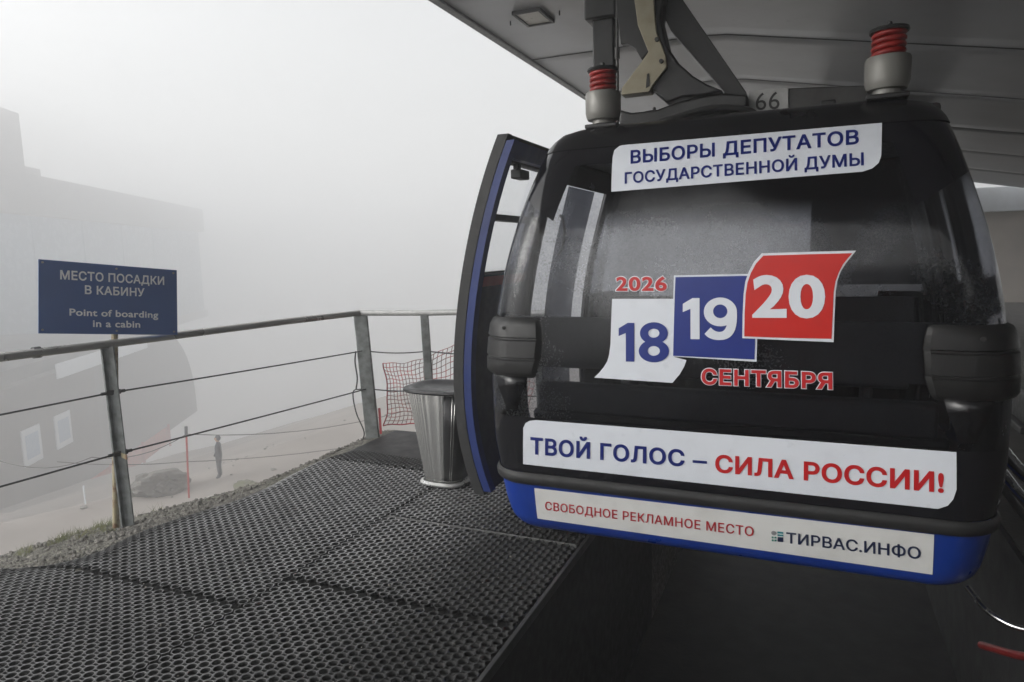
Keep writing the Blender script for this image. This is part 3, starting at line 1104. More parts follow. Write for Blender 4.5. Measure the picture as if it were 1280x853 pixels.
dh = thing("fog_blocker", "dark box added under the canopy to block the fog behind the gondola glass", "blocker box", (2.3, 8.0, 3.7))  # added box that darkens the view through the rear glass
mb = MB()
mb.box((1.52, 7.0, 1.08), (3.0, 9.4, 3.40))
obj("housing", mb, M['wall_dark'], dh, bevel=0.05)  # body of the added fog blocker box
for xx in (1.6, 2.8):
    mb = MB()
    mb.box((xx - 0.06, 7.9, 3.401), (xx + 0.06, 8.1, 3.95))
    obj("fog_blocker_bar", mb, M['dark_steel'], dh)

# ================================================================== GONDOLA
CX, CL = 1.107, 2.10           # middle of the cabin across, and its length
POLY = [0.0237, -0.05301, -0.04445, 0.30063, -0.36645, 0.04375]
def foff(z):
    return float(np.polyval(POLY, min(max(z, 0.0), 2.35)))
_HZ = [0.08, 0.1, 0.25, 0.42, 0.6, 0.95, 1.3, 1.5, 1.7, 1.92, 2.14, 2.25, 2.30, 2.33, 2.36]
_HW = [1.13, 1.165, 1.195, 1.21, 1.235, 1.235, 1.20, 1.165, 1.12, 1.06, 1.0, 0.965, 0.915, 0.83, 0.60]
def half_w(z):
    return float(np.interp(z, _HZ, _HW))
def smooth_half(z):
    return sum(half_w(z + d) for d in (-0.05, -0.025, 0, 0.025, 0.05)) / 5 if z < 2.2 else half_w(z)

def perimeter(z, off=0.0, r=0.20, nf=28, nc=8, ns=18):
    """rounded rectangle at height z, starting at the left end of the front face; returns list of (x,y) and named index ranges"""
    a = smooth_half(z) + off
    y0, y1 = foff(z) - off, CL - foff(z) + off
    pts, rng = [], {}
    def seg(name, p, q, n):
        s = len(pts)
        for i in range(n):
            t = i / n
            pts.append((p[0] + (q[0] - p[0]) * t, p[1] + (q[1] - p[1]) * t))
        rng[name] = (s, len(pts))
    def arc(name, cx, cy, a0, a1, n):
        s = len(pts)
        for i in range(n):
            t = math.radians(a0 + (a1 - a0) * i / n)
            pts.append((cx + r * math.cos(t), cy + r * math.sin(t)))
        rng[name] = (s, len(pts))
    x0, x1 = CX - a, CX + a
    arc('fl', x0 + r, y0 + r, 180, 270, nc)
    seg('front', (x0 + r, y0), (x1 - r, y0), nf)
    arc('fr', x1 - r, y0 + r, 270, 360, nc)
    seg('right', (x1, y0 + r), (x1, y1 - r), ns)
    arc('br', x1 - r, y1 - r, 0, 90, nc)
    seg('back', (x1 - r, y1), (x0 + r, y1), nf)
    arc('bl', x0 + r, y1 - r, 90, 180, nc)
    seg('left', (x0, y1 - r), (x0, y0 + r), ns)
    return pts, rng

def loft(zs, which=None, off=0.0, r=0.2, cap_top=False, cap_bottom=False):
    m_ = MB()
    rows = []
    for z in zs:
        p, rng = perimeter(z, off, r)
        if which:
            s, e = rng[which[0]][0], rng[which[1]][1]
            q = [(p[i % len(p)][0], p[i % len(p)][1], z) for i in range(s, e + 1)]
        else:
            q = [(x, y, z) for x, y in p]
        rows.append(q)
    m_.grid(rows, closed=not which)
    n = len(rows[0])
    if cap_top:
        m_.f.append(tuple((len(rows) - 1) * n + i for i in range(n)))
        m_.mi.append(0)
    if cap_bottom:
        m_.f.append(tuple(range(n))[::-1])
        m_.mi.append(0)
    return m_

def zr(a, b, n):
    return [a + (b - a) * i / n for i in range(n + 1)]

gond = thing("gondola", "black and blue gondola cabin with election stickers, open at the left side", "gondola", (CX, CL / 2, 0.1))

# lower blue shell
m_ = MB()
rows = []
for z, off, r in ((0.075, -0.10, 0.12), (0.082, -0.04, 0.16), (0.10, -0.012, 0.19)):
    p, _ = perimeter(max(z, 0.1), off, r)
    rows.append([(x, y, z) for x, y in p])
for z in zr(0.13, 0.385, 6):
    p, _ = perimeter(z)
    rows.append([(x, y, z) for x, y in p])
m_.grid(rows, closed=True)
n_ = len(rows[0])
m_.f.append(tuple(range(n_))[::-1]); m_.mi.append(0)
obj("lower_shell", m_, M['blue_shell'], gond, smooth=50)
# black rounded trim between skirt and windshield
m_ = MB()
rows = []
for z, off in ((0.375, 0.002), (0.372, 0.014), (0.385, 0.024), (0.41, 0.026), (0.43, 0.018), (0.44, 0.004)):
    p, _ = perimeter(z, off, 0.2 + off)
    rows.append([(x, y, z) for x, y in p])
m_.grid(rows, closed=True)
obj("trim_band", m_, M['black_rubber'], gond, smooth=60)
# windshields
obj("windshield", loft(zr(0.44, 2.19, 44), ('fl', 'fr')), M['wind_glass'], gond, smooth=60, fix=False)
obj("windshield", loft(zr(0.44, 2.19, 30), ('br', 'bl')), M['rear_glass'], gond, smooth=60, fix=False)
# roof cap
m_ = MB()
rows = []
for z, off, r in ((2.185, 0.004, 0.2), (2.22, 0.004, 0.2), (2.255, 0.0, 0.2), (2.29, 0.0, 0.2), (2.31, -0.02, 0.19), (2.325, -0.06, 0.17), (2.332, -0.13, 0.12), (2.345, -0.40, 0.08)):
    p, _ = perimeter(z, off, r)
    rows.append([(x, y, z) for x, y in p])
m_.grid(rows, closed=True)
n_ = len(rows[0])
m_.f.append(tuple((len(rows) - 1) * n_ + i for i in range(n_))); m_.mi.append(0)
roof = obj("roof", m_, M['black_shell'], gond, smooth=40)
m_ = MB()
m_.grid([[(x, y, 2.2) for x, y in perimeter(2.2, -0.02)[0]], [(CX + (x - CX) * 0.05, CL / 2 + (y - CL / 2) * 0.05, 2.2) for x, y in perimeter(2.2, -0.02)[0]]], closed=True)
obj("ceiling_lining", m_, M['cabin_inside'], gond)
# floor
m_ = MB()
p, _ = perimeter(0.30, -0.03)
m_.add([(x, y, 0.26) for x, y in p] + [(x, y, 0.30) for x, y in p], [tuple(range(len(p)))[::-1], tuple(range(len(p), 2 * len(p)))])
obj("floor_plate", m_, M['cabin_inside'], gond)

def side_patch(sign, ya, yb, z0, z1, off=0.0, nz=16, ny=3):
    m = MB()
    rows = []
    for z in zr(z0, z1, nz):
        a = smooth_half(z) + off
        f0, f1 = foff(z) + 0.2, CL - foff(z) - 0.2
        row = []
        for i in range(ny + 1):
            t = i / ny
            y = ya + (yb - ya) * t
            y = min(max(y, f0), f1)
            row.append((CX + sign * a, y, z))
        rows.append(row)
    m.grid(rows)
    return m
# right-hand side: closed wall and window
obj("side_wall", side_patch(1, 0.0, 2.2, 0.44, 1.03), M['black_shell'], gond, solid=0.03)
obj("side_window", side_patch(1, 0.0, 2.2, 1.03, 2.19), M['side_glass'], gond, fix=False)
for y in (0.70, 1.38):
    obj("pillar", side_patch(1, y - 0.03, y + 0.03, 1.03, 2.19, -0.004), M['black_shell'], gond, solid=0.04)
# left-hand side: front pane, open doorway with a half-closed leaf in it, rear pane
obj("side_wall", side_patch(-1, 0.0, 0.44, 0.44, 0.72), M['black_shell'], gond, solid=0.03)
obj("side_window", side_patch(-1, 0.0, 0.44, 0.72, 2.19), M['side_glass'], gond, fix=False)
obj("pillar", side_patch(-1, 0.44, 0.50, 0.44, 2.19, 0.004), M['black_shell'], gond, solid=0.04)
obj("side_wall", side_patch(-1, 1.70, 2.2, 0.44, 0.72), M['black_shell'], gond, solid=0.03)
obj("side_window", side_patch(-1, 1.74, 2.2, 0.72, 2.19), M['side_glass'], gond, fix=False)
obj("pillar", side_patch(-1, 1.68, 1.74, 0.44, 2.19, 0.004), M['black_shell'], gond, solid=0.04)
obj("side_window", side_patch(-1, 0.90, 1.49, 0.45, 2.06, 0.02), M['leaf_glass'], gond, fix=False)
m_ = side_patch(-1, 0.46, 1.72, 2.06, 2.19, 0.003)
obj("door_header", m_, M['black_shell'], gond, solid=0.04)
m_ = MB()
m_.tube(spline([(0.02, 0.80, 1.62), (0.05, 0.79, 1.66), (0.07, 0.79, 1.75), (0.06, 0.79, 1.84), (0.04, 0.80, 1.87)], 4), 0.010, 8)
obj("grab_handle", m_, M['handle'], gond)

# belt beam seen behind the glass, benches
m_ = MB()
rows = []
for z, off in ((1.035, -0.03), (1.30, -0.03), (1.30, -0.075), (1.035, -0.075)):
    p, rng = perimeter(z, off, 0.17)
    rows.append([(x, y, z) for x, y in p[rng['front'][0] - 4:rng['front'][1] + 4]])
rows.append(rows[0])
m_.grid(rows)
obj("belt_beam", m_, M['cabin_inside'], gond, smooth=40)
m_ = MB()
rows = []
for z, off in ((1.035, -0.03), (1.26, -0.03), (1.26, -0.075), (1.035, -0.075)):
    p, rng = perimeter(z, off, 0.17)
    rows.append([(x, y, z) for x, y in p[rng['back'][0] - 4:rng['back'][1] + 4]])
rows.append(rows[0])
m_.grid(rows)
obj("belt_beam", m_, M['cabin_inside'], gond, smooth=40)
for y0, y1, yb0, yb1 in ((0.10, 0.56, 0.04, 0.12), (1.54, 2.0, 1.98, 2.06)):
    m_ = MB()
    m_.box((0.10, y0, 0.70), (2.13, y1, 0.76))
    m_.box((0.16, yb0, 0.76), (2.07, yb1, 0.93))
    m_.box((0.3, y0 + 0.05, 0.305), (0.36, y1 - 0.05, 0.70))
    m_.box((1.87, y0 + 0.05, 0.305), (1.93, y1 - 0.05, 0.70))
    obj("bench", m_, M['seat'], gond, bevel=0.02)

# corner bumpers with grooves
def bumper(xc, yc, sx_, sy_):
    m_ = MB()
    rows = []
    base = []
    # footprint: wraps the corner from the face round to the side
    for t in range(0, 13):
        a = math.radians(90 * t / 12)
        base.append((math.cos(a), math.sin(a)))
    zs = [(0.975, 0.0), (0.985, 0.018), (1.005, 0.032), (1.068, 0.037), (1.074, 0.027), (1.082, 0.027), (1.088, 0.039), (1.176, 0.039), (1.182, 0.029), (1.190, 0.029), (1.196, 0.039), (1.25, 0.036), (1.285, 0.022), (1.298, 0.0)]
    for z, e in zs:
        a = smooth_half(z)
        f0 = foff(z)
        r = 0.2
        ccx, ccy = CX - a + r, f0 + r
        ring = []
        k = 1 - 0.5 * max(0, (z - 1.22) / 0.08) * 0.35 - 0.2 * max(0, (1.03 - z) / 0.055)
        ring.append((ccx + 0.145 * k, f0 + 0.005))
        ring.append((ccx + 0.120 * k, f0 - e * 0.75))
        for i in range(8):
            t = math.radians(262 - (262 - 188) * i / 7)
            ring.append((ccx + (r + e) * math.cos(t), ccy + (r + e) * math.sin(t)))
        ring.append((CX - a - e * 0.75, ccy + 0.10))
        ring.append((CX - a + 0.005, ccy + 0.12))
        out = []
        for x, y in ring:
            X = x if sx_ < 0 else 2 * CX - x
            Y = y if sy_ < 0 else CL - y
            out.append((X, Y, z))
        rows.append(out)
    m_.grid(rows)
    b = obj("bumper", m_, M['grey_plastic'], gond, smooth=38)
    # screw recess
    if sy_ < 0:
        a = smooth_half(1.25)
        x = CX + sx_ * (a - 0.13)
        m2 = MB()
        m2.tube([(x, foff(1.25) - 0.026, 1.245), (x, foff(1.25) - 0.033, 1.245)], 0.010, 10)
        obj("screw", m2, M['black_rubber'], b)
for sx_ in (-1, 1):
    for sy_ in (-1, 1):
        bumper(0, 0, sx_, sy_)

# dark bracket below the bumpers
for sx_ in (-1, 1):
    m_ = MB()
    rows = []
    for z, w in ((0.80, 0.03), (0.86, 0.05), (0.92, 0.075), (0.985, 0.09)):
        a = smooth_half(z)
        f0 = foff(z) - 0.012
        cx = CX + sx_ * (a - 0.19)
        rows.append([(cx - w, f0, z), (cx - w, f0 + 0.012, z)][:1] + [(cx + w, f0, z)])
    m_.grid(rows)
    obj("bumper_bracket", m_, M['black_shell'], gond, solid=0.01)

# roof frame, springs, hanger (all in the plane above the middle of the cabin)
PZ = {
 'bracket': (.95, [(0.494,3.158),(0.607,3.140),(0.622,2.953),(0.681,2.805),(0.686,2.739),(0.603,2.646),(0.579,2.606),(0.402,2.606),(0.408,2.649),(0.534,2.792),(0.574,2.843),(0.509,3.007)]),
 'gusset': (1.05, [(0.374,3.208),(0.486,3.190),(0.501,3.045),(0.562,2.864),(0.516,2.822),(0.476,2.895),(0.424,2.931),(0.383,2.932)]),
 'ring': (1.05, [(0.586,3.174),(0.660,3.162),(0.636,3.044),(0.676,2.877),(0.751,2.763),(0.839,2.677),(0.920,2.620),(1.015,2.572),(0.897,2.557),(0.777,2.560),(0.678,2.537),(0.577,2.630),(0.588,2.668),(0.667,2.760),(0.662,2.832),(0.602,2.983)]),
 'leg': (1.10, [(0.30,3.70),(0.445,3.66),(0.754,3.163),(1.136,2.573),(1.146,2.516),(1.010,2.554),(1.009,2.587),(0.681,2.994),(0.621,3.12)]),
 'saddle': (1.05, [(0.371,2.534),(0.449,2.506),(0.603,2.506),(0.752,2.544),(0.897,2.561),(1.015,2.563),(1.154,2.538),(1.155,2.473),(0.993,2.455),(0.753,2.427),(0.501,2.397),(0.371,2.404)]),
}
hang = MB()
poly = PZ['leg'][1]
hang.prism_xz(poly, 1.10, 1.22)
h_o = obj("hanger", hang, M['dark_steel'], gond, bevel=0.006)
m_ = MB(); m_.prism_xz([(0.41, 3.70), (0.52, 3.70), (0.607, 3.140)] + PZ['bracket'][1][2:], 0.95, 0.985); obj("bracket", m_, M['beige_steel'], h_o, bevel=0.004)
m_ = MB(); m_.prism_xz(PZ['bracket'][1][5:10] + [(0.60, 2.70)], 0.99, 1.06); obj("bracket", m_, M['beige_steel'], h_o)
m_ = MB(); m_.prism_xz([(0.30, 3.66), (0.42, 3.66)] + PZ['gusset'][1][1:], 1.02, 1.08); obj("gusset", m_, M['dark_steel'], h_o, bevel=0.004)
m_ = MB(); m_.prism_xz([(0.46, 3.66), (0.55, 3.66)] + PZ['ring'][1][1:], 0.99, 1.17); obj("ring_plate", m_, M['dark_steel'], h_o, bevel=0.012)
for x, z, y in ((0.628, 2.905, 0.945), (0.655, 2.775, 0.945)):
    m_ = MB(); m_.tube([(x, y + 0.004, z), (x, y - 0.012, z)], 0.013, 8); obj("bolt", m_, M['black_rubber'], h_o)
m_ = MB(); m_.prism_xz([(0.567, 2.71), (0.578, 2.715), (0.582, 2.64), (0.560, 2.63)], 0.944, 0.9495); obj("slot", m_, M['black_rubber'], h_o)
# column at the left with its wider head, tie rod
m_ = MB()
m_.box((0.174, 1.10, 2.42), (0.317, 1.24, 3.128))
col_o = obj("column", m_, M['dark_steel'], h_o, bevel=0.01)
m_ = MB(); m_.box((0.128, 1.07, 3.129), (0.335, 1.27, 3.72)); obj("column_head", m_, M['dark_steel'], col_o, bevel=0.012)
m_ = MB()
m_.tube([(0.345, 1.08, 2.40), (0.345, 1.08, 3.7)], 0.009, 8)
m_.tube([(0.345, 1.08, 2.86), (0.345, 1.08, 2.93)], 0.017, 8)
m_.tube([(0.345, 1.08, 2.60), (0.345, 1.08, 2.64)], 0.017, 8)
obj("tie_rod", m_, M['wire'], h_o)
m_ = MB()
m_.box((0.12, 1.02, 3.66), (0.62, 1.30, 3.93))
obj("grip_block", m_, M['dark_steel'], h_o, bevel=0.02)
# roof frame
m_ = MB()
m_.prism_xz([(0.40, 2.352), (1.83, 2.392), (1.83, 2.542), (1.375, 2.575), (1.152, 2.50), (1.015, 2.505), (0.753, 2.47), (0.40, 2.43)], 1.14, 1.24)
fr = obj("roof_frame", m_, M['mid_steel'], gond, bevel=0.008)
for xx in (0.425, 1.805):
    m_ = MB(); m_.bar((xx, 0.36, 2.362), (xx, 1.74, 2.362), 0.07, 0.05, (1, 0, 0)); obj("side_rail", m_, M['mid_steel'], fr, bevel=0.006)
m_ = MB(); m_.prism_xz(PZ['saddle'][1], 1.02, 1.12); obj("saddle", m_, M['dark_steel'], h_o, bevel=0.014)
m_ = MB()
m_.prism_xz([(1.149, 2.581), (1.374, 2.574), (1.378, 2.432), (1.152, 2.440)], 1.124, 1.137)
pl = obj("number_plate", m_, M['plate_grey'], fr, bevel=0.002)
pts, f = flat_text("66", [(1.19, 2.562), (1.325, 2.557), (1.328, 2.458), (1.193, 2.462)], 0.0)
m_ = MB(); m_.add([(p[0], 1.1215, p[1]) for p in pts], f); obj("lettering", m_, M['ink_black'], pl, smooth=0, fix=False)
# hoses on the roof
m_ = MB()
m_.tube(spline([(0.38, 0.98, 2.42), (0.55, 0.95, 2.40), (0.75, 0.96, 2.44), (0.95, 0.98, 2.475), (1.15, 1.0, 2.45), (1.22, 1.02, 2.40)], 6), 0.018, 8)
obj("roof_hose", m_, M['black_rubber'], gond)
m_ = MB(); m_.box((1.55, 0.6, 2.345), (1.62, 0.68, 2.385)); obj("roof_bolt", m_, M['black_rubber'], gond, bevel=0.006)

def damper(x, y):
    d = MB()
    z = 2.345
    d.lathe([(0.045, -0.02), (0.06, -0.01), (0.06, 0.01), (0.085, 0.012), (0.093, 0.03), (0.097, 0.05), (0.098, 0.145), (0.093, 0.158), (0.07, 0.158), (0.06, 0.15)], (x, y, z), 32)
    c = obj("damper_cup", d, M['cup_steel'], gond, smooth=30)
    s = MB()
    prof = []
    for i in range(33):
        t = i / 32
        prof.append((0.066 + 0.010 * math.cos(t * 4 * 2 * math.pi), 0.175 + 0.125 * t))
    pts = []
    turns = 4.2
    for i in range(int(turns * 18) + 1):
        a = 2 * math.pi * i / 18
        pts.append((x + 0.062 * math.cos(a), y + 0.062 * math.sin(a), z + 0.155 + 0.118 * i / (turns * 18)))
    s.tube(pts, 0.0135, 8)
    obj("spring", s, M['spring_red'], c, smooth=80)
    t = MB()
    t.lathe([(0.04, 0.14), (0.04, 0.27)], (x, y, z), 16)
    obj("spring_core", t, M['spring_red'], c)
    t = MB()
    t.lathe([(0.03, 0.266), (0.082, 0.268), (0.086, 0.276), (0.082, 0.286), (0.03, 0.288), (0.012, 0.289), (0.012, 0.315), (0.006, 0.32)], (x, y, z), 28)
    obj("spring_cap", t, M['dark_steel'], c)
    t = MB()
    t.box((x - 0.09, y - 0.06, z - 0.035), (x + 0.09, y + 0.06, z - 0.012))
    obj("damper_foot", t, M['dark_steel'], c, bevel=0.006)
for x, y in ((0.447, 0.38), (1.83, 0.35), (0.447, 1.74), (1.83, 1.74)):
    damper(x, y)

# ------------------------------------------------------------------ door leaf, slid forward and out
door = MB()
DO = [(0.166, -0.333), (0.303, -0.389), (0.553, -0.44), (0.854, -0.456), (1.10, -0.44), (1.441, -0.40), (1.676, -0.337), (2.017, -0.236), (2.307, -0.116)]
dz_, dx_ = [p[0] for p in DO], [p[1] for p in DO]
_dc = np.polyfit(dz_, dx_, 4)
def door_x(z):
    return float(np.polyval(_dc, z))
D0, D1 = 0.20, 1.06
leaf = thing  # (the leaf is a part of the gondola, built just below)
zs = zr(0.166, 2.305, 30)
def door_sheet(off0, off1, ya, yb, z0=0.166, z1=2.305, n=30):
    m = MB()
    z_ = zr(z0, z1, n)
    A = [[(door_x(z) + off0, ya, z), (door_x(z) + off0, yb, z), (door_x(z) + off1, yb, z), (door_x(z) + off1, ya, z), (door_x(z) + off0, ya, z)] for z in z_]
    m.grid(A)
    k = len(z_) - 1
    m.f.append((0, 1, 2, 3)); m.mi.append(0)
    m.f.append((k * 5, k * 5 + 1, k * 5 + 2, k * 5 + 3)); m.mi.append(0)
    return m
dl = obj("door", door_sheet(0.0, 0.066, D0, D1, 0.166, 1.5245, 20), M['black_rubber'], gond, smooth=40)
m_ = door_sheet(0.0, 0.066, D0, D0 + 0.05, 1.525, 2.305, 14)
obj("door_stile", m_, M['black_rubber'], dl, smooth=40)
obj("door_stile", door_sheet(0.0, 0.066, D1 - 0.05, D1, 1.525, 2.305, 14), M['black_rubber'], dl, smooth=40)
obj("door_rail", door_sheet(0.001, 0.065, D0 + 0.052, D1 - 0.052, 2.17, 2.303, 4), M['black_rubber'], dl, smooth=40)
obj("door_bar", door_sheet(0.02, 0.10, D0 + 0.052, D1 - 0.052, 1.835, 1.87, 2), M['cabin_inside'], dl, smooth=40)
m_ = MB()
rows = [[(door_x(z) + 0.03, D0 + 0.052, z), (door_x(z) + 0.03, D1 - 0.052, z)] for z in zr(1.525, 2.17, 14)]
m_.grid(rows)
obj("window_pane", m_, M['door_glass'], dl, fix=False)
# blue inner frame
bl = door_sheet(0.068, 0.118, D0 + 0.004, D0 + 0.07, 0.19, 2.27, 26)
obj("inner_frame", bl, M['blue_shaded'], dl, smooth=40)
obj("inner_frame", door_sheet(0.068, 0.118, D1 - 0.07, D1, 0.19, 2.27, 26), M['blue_shaded'], dl, smooth=40)
obj("inner_frame", door_sheet(0.069, 0.117, D0 + 0.072, D1 - 0.072, 2.18, 2.268, 4), M['blue_shaded'], dl, smooth=40)
obj("inner_panel", door_sheet(0.069, 0.100, D0 + 0.072, D1 - 0.072, 0.192, 1.515, 16), M['door_navy'], dl, smooth=40)
obj("red_strip", door_sheet(0.1005, 0.103, D0 + 0.09, D1 - 0.09, 1.44, 1.50, 2), M['ink_dark_red'], dl, smooth=40)
m_ = MB()
zt = 2.115
m_.box((door_x(zt) + 0.06, 0.42, zt - 0.035), (door_x(zt) + 0.13, 0.56, zt + 0.02))
m_.box((door_x(zt) + 0.06, 0.46, zt + 0.02), (door_x(zt) + 0.10, 0.50, zt + 0.06))
obj("latch", m_, M['black_rubber'], dl, bevel=0.008)
# door arm to the roof
m_ = MB()
m_.tube(spline([(-0.03, 0.95, 2.27), (0.06, 0.97, 2.31), (0.16, 0.98, 2.31)], 5), 0.016, 8)
m_.tube(spline([(-0.05, 0.86, 2.24), (0.08, 0.9, 2.27), (0.18, 0.92, 2.28)], 5), 0.010, 8)
obj("door_arm", m_, M['dark_steel'], dl)

# ------------------------------------------------------------------ stickers
Q = {
 'top_sheet':[(0.584,1.937),(0.565,2.125),(0.567,2.160),(0.589,2.181),(0.630,2.191),(1.804,2.203),(1.798,2.028),(1.788,1.996),(1.763,1.973),(1.725,1.961)],
 't_top1':[(0.656,2.147),(1.709,2.158),(1.709,2.090),(0.667,2.077)],
 't_top2':[(0.643,2.030),(1.728,2.046),(1.729,1.989),(0.650,1.974)],
 'mid_sheet':[(0.108,0.488),(0.121,0.697),(0.136,0.726),(0.160,0.741),(0.198,0.748),(2.117,0.756),(2.128,0.588),(2.119,0.542),(2.101,0.510),(2.066,0.490)],
 't_mid1':[(0.162,0.645),(1.089,0.653),(1.089,0.571),(0.156,0.552)],
 't_mid2':[(1.128,0.643),(2.077,0.657),(2.082,0.568),(1.128,0.556)],
 'low_sheet':[(0.163,0.351),(2.060,0.364),(2.070,0.158),(0.161,0.158)],
 't_low1':[(0.220,0.274),(1.308,0.284),(1.308,0.233),(0.215,0.223)],
 't_low2':[(1.456,0.278),(2.013,0.290),(2.018,0.231),(1.457,0.221)],
 'logo':[(1.388,0.279),(1.443,0.281),(1.443,0.224),(1.389,0.220)],
 's18':[(0.617,1.400),(0.924,1.402),(0.929,1.120),(0.988,1.106),(0.978,1.075),(0.957,1.036),(0.922,0.991),(0.729,0.994),(0.525,0.997),(0.552,1.024),(0.576,1.054),(0.594,1.084),(0.604,1.119),(0.611,1.176),(0.614,1.301)],
 't18':[(0.653,1.281),(0.903,1.286),(0.905,1.095),(0.654,1.086)],
 's19':[(0.921,1.514),(1.311,1.519),(1.308,1.112),(0.920,1.122)],
 's19i':[(0.929,1.506),(1.302,1.510),(1.299,1.123),(0.925,1.126)],
 't19':[(0.967,1.406),(1.215,1.407),(1.220,1.215),(0.971,1.209)],
 's20':[(1.318,1.612),(1.518,1.614),(1.706,1.615),(1.691,1.594),(1.668,1.562),(1.648,1.526),(1.636,1.486),(1.630,1.437),(1.629,1.338),(1.629,1.214),(1.436,1.217),(1.243,1.221),(1.242,1.332),(1.244,1.426),(1.250,1.483),(1.264,1.530),(1.285,1.573)],
 's20i':[(1.325,1.601),(1.518,1.603),(1.691,1.604),(1.675,1.584),(1.656,1.557),(1.640,1.521),(1.628,1.482),(1.622,1.435),(1.621,1.337),(1.620,1.229),(1.435,1.228),(1.252,1.230),(1.251,1.332),(1.253,1.424),(1.260,1.479),(1.274,1.524),(1.294,1.564)],
 't20':[(1.280,1.511),(1.586,1.510),(1.591,1.321),(1.285,1.317)],
 't2026':[(0.635,1.509),(0.887,1.508),(0.889,1.440),(0.637,1.440)],
 'tsep':[(1.060,1.065),(1.628,1.072),(1.631,1.000),(1.061,0.992)],
}

def on_front(name, verts2, faces, m, parent, off, label=None):
    """a flat outline in (across, up) laid onto the curved front of the cabin, `off` metres proud of it"""
    bm = bmesh.new()
    vs_ = [bm.verts.new((p[0], 0, p[1])) for p in verts2]
    for f in faces:
        try:
            bm.faces.new([vs_[i] for i in f])
        except ValueError:
            pass
    zmin = min(p[1] for p in verts2)
    zmax = max(p[1] for p in verts2)
    z = math.ceil(zmin / 0.04) * 0.04
    while z < zmax:
        bmesh.ops.bisect_plane(bm, geom=bm.verts[:] + bm.edges[:] + bm.faces[:], plane_co=(0, 0, z), plane_no=(0, 0, 1), dist=1e-5)
        z += 0.04
    bmesh.ops.triangulate(bm, faces=[f for f in bm.faces if len(f.verts) > 4])
    base = world_loc(parent)
    for v in bm.verts:
        x, zz = v.co.x, v.co.z
        y = foff(zz) - off
        # follow the rounded vertical corners near the sides
        a = smooth_half(zz)
        d = abs(x - CX) - (a - 0.2)
        if d > 0:
            y = foff(zz) + 0.2 - math.sqrt(max(0.0, 0.2 ** 2 - min(d, 0.2) ** 2)) - off
        v.co = Vector((x, y, zz)) - base
    for f in bm.faces:
        f.normal_update()
        if f.normal.y > 0:
            f.normal_flip()
    me = bpy.data.meshes.new(name)
    bm.to_mesh(me)
    bm.free()
    me.materials.append(m)
    o = bpy.data.objects.new(name, me)
    COL.objects.link(o)
    o.parent = parent
    if label:
        o['label'] = label
    return o

def sheet(key, m, off, label=None, name="sticker"):
    return on_front(name, Q[key], [tuple(range(len(Q[key])))], m, gond, off, label)

def figures(body, parts, key, m, parent, off):
    """numerals drawn from NUMERALS; parts: (left, right) fraction of the quad for each figure"""
    vs_, fs_ = [], []
    from mathutils.geometry import delaunay_2d_cdt
    for ch, (u0, u1) in zip(body, parts):
        lps = [p if (_area(p) > 0) == (i == 0 or ch == '1' or (ch == '8' and i == 1) or (ch == '9' and i == 2)) else p[::-1] for i, p in enumerate(NUMERALS[ch])]
        vv_, ee_ = [], []
        for p in lps:
            o_ = len(vv_)
            vv_ += [Vector(q) for q in p]
            ee_ += [(o_ + i, o_ + (i + 1) % len(p)) for i in range(len(p))]
        V, E_, F_, *_r = delaunay_2d_cdt(vv_, ee_, [], 0, 1e-6)
        V = np.array([tuple(q) for q in V])
        keep = []
        for f in F_:
            c = V[list(f)].mean(0)
            w = 0
            for p in lps:
                q = np.roll(p, -1, 0)
                for a, b in zip(p, q):
                    if (a[1] > c[1]) != (b[1] > c[1]):
                        if a[0] + (c[1] - a[1]) / (b[1] - a[1]) * (b[0] - a[0]) > c[0]:
                            w += 1 if b[1] > a[1] else -1
            # a hole only counts inside its own bowl; a tail never fills it
            inhole = any(_area(p) < 0 and ((c[0] - p[:, 0].mean()) / (np.ptp(p[:, 0]) / 2)) ** 2 + ((c[1] - p[:, 1].mean()) / (np.ptp(p[:, 1]) / 2)) ** 2 < 1 for p in lps)
            if w > 0 and not inhole:
                keep.append(f)
        o_ = len(vs_)
        vs_ += [bil(Q[key], u0 + (u1 - u0) * x, 1 - y) for x, y in V]
        fs_ += [tuple(i + o_ for i in f) for f in keep]
    used = sorted({i for f in fs_ for i in f})
    mp = {o: n for n, o in enumerate(used)}
    return on_front("lettering", [vs_[i] for i in used], [tuple(mp[i] for i in f) for f in fs_], m, parent, off)

def letters(body, key, m, parent, off, weight=0.024, spacing=1.04, ref=None, name="lettering"):
    pts, f = flat_text(body, Q[key], weight, spacing, ref)
    return on_front(name, pts, f, m, parent, off)

S1, S2 = 0.0035, 0.0060
s = sheet('top_sheet', M['sticker_white'], S1, "white sticker with two blue lines of lettering")
letters("ВЫБОРЫ ДЕПУТАТОВ", 't_top1', M['ink_blue'], s, S2, 0.026, 1.05)
letters("ГОСУДАРСТВЕННОЙ ДУМЫ", 't_top2', M['ink_blue'], s, S2, 0.024, 1.05)
s = sheet('mid_sheet', M['sticker_white'], S1, "long white sticker with blue and red lettering")
letters("ТВОЙ ГОЛОС –", 't_mid1', M['ink_blue'], s, S2, 0.030, 1.07)
letters("СИЛА РОССИИ!", 't_mid2', M['ink_red'], s, S2, 0.032, 1.05)
s = sheet('low_sheet', M['sticker_paper'], S1, "off white label strip on the blue skirt")
letters("СВОБОДНОЕ РЕКЛАМНОЕ МЕСТО", 't_low1', M['ink_dark_red'], s, S2, 0.012, 1.06)
letters("ТИРВАС.ИНФО", 't_low2', M['ink_navy'], s, S2, 0.018, 1.03)
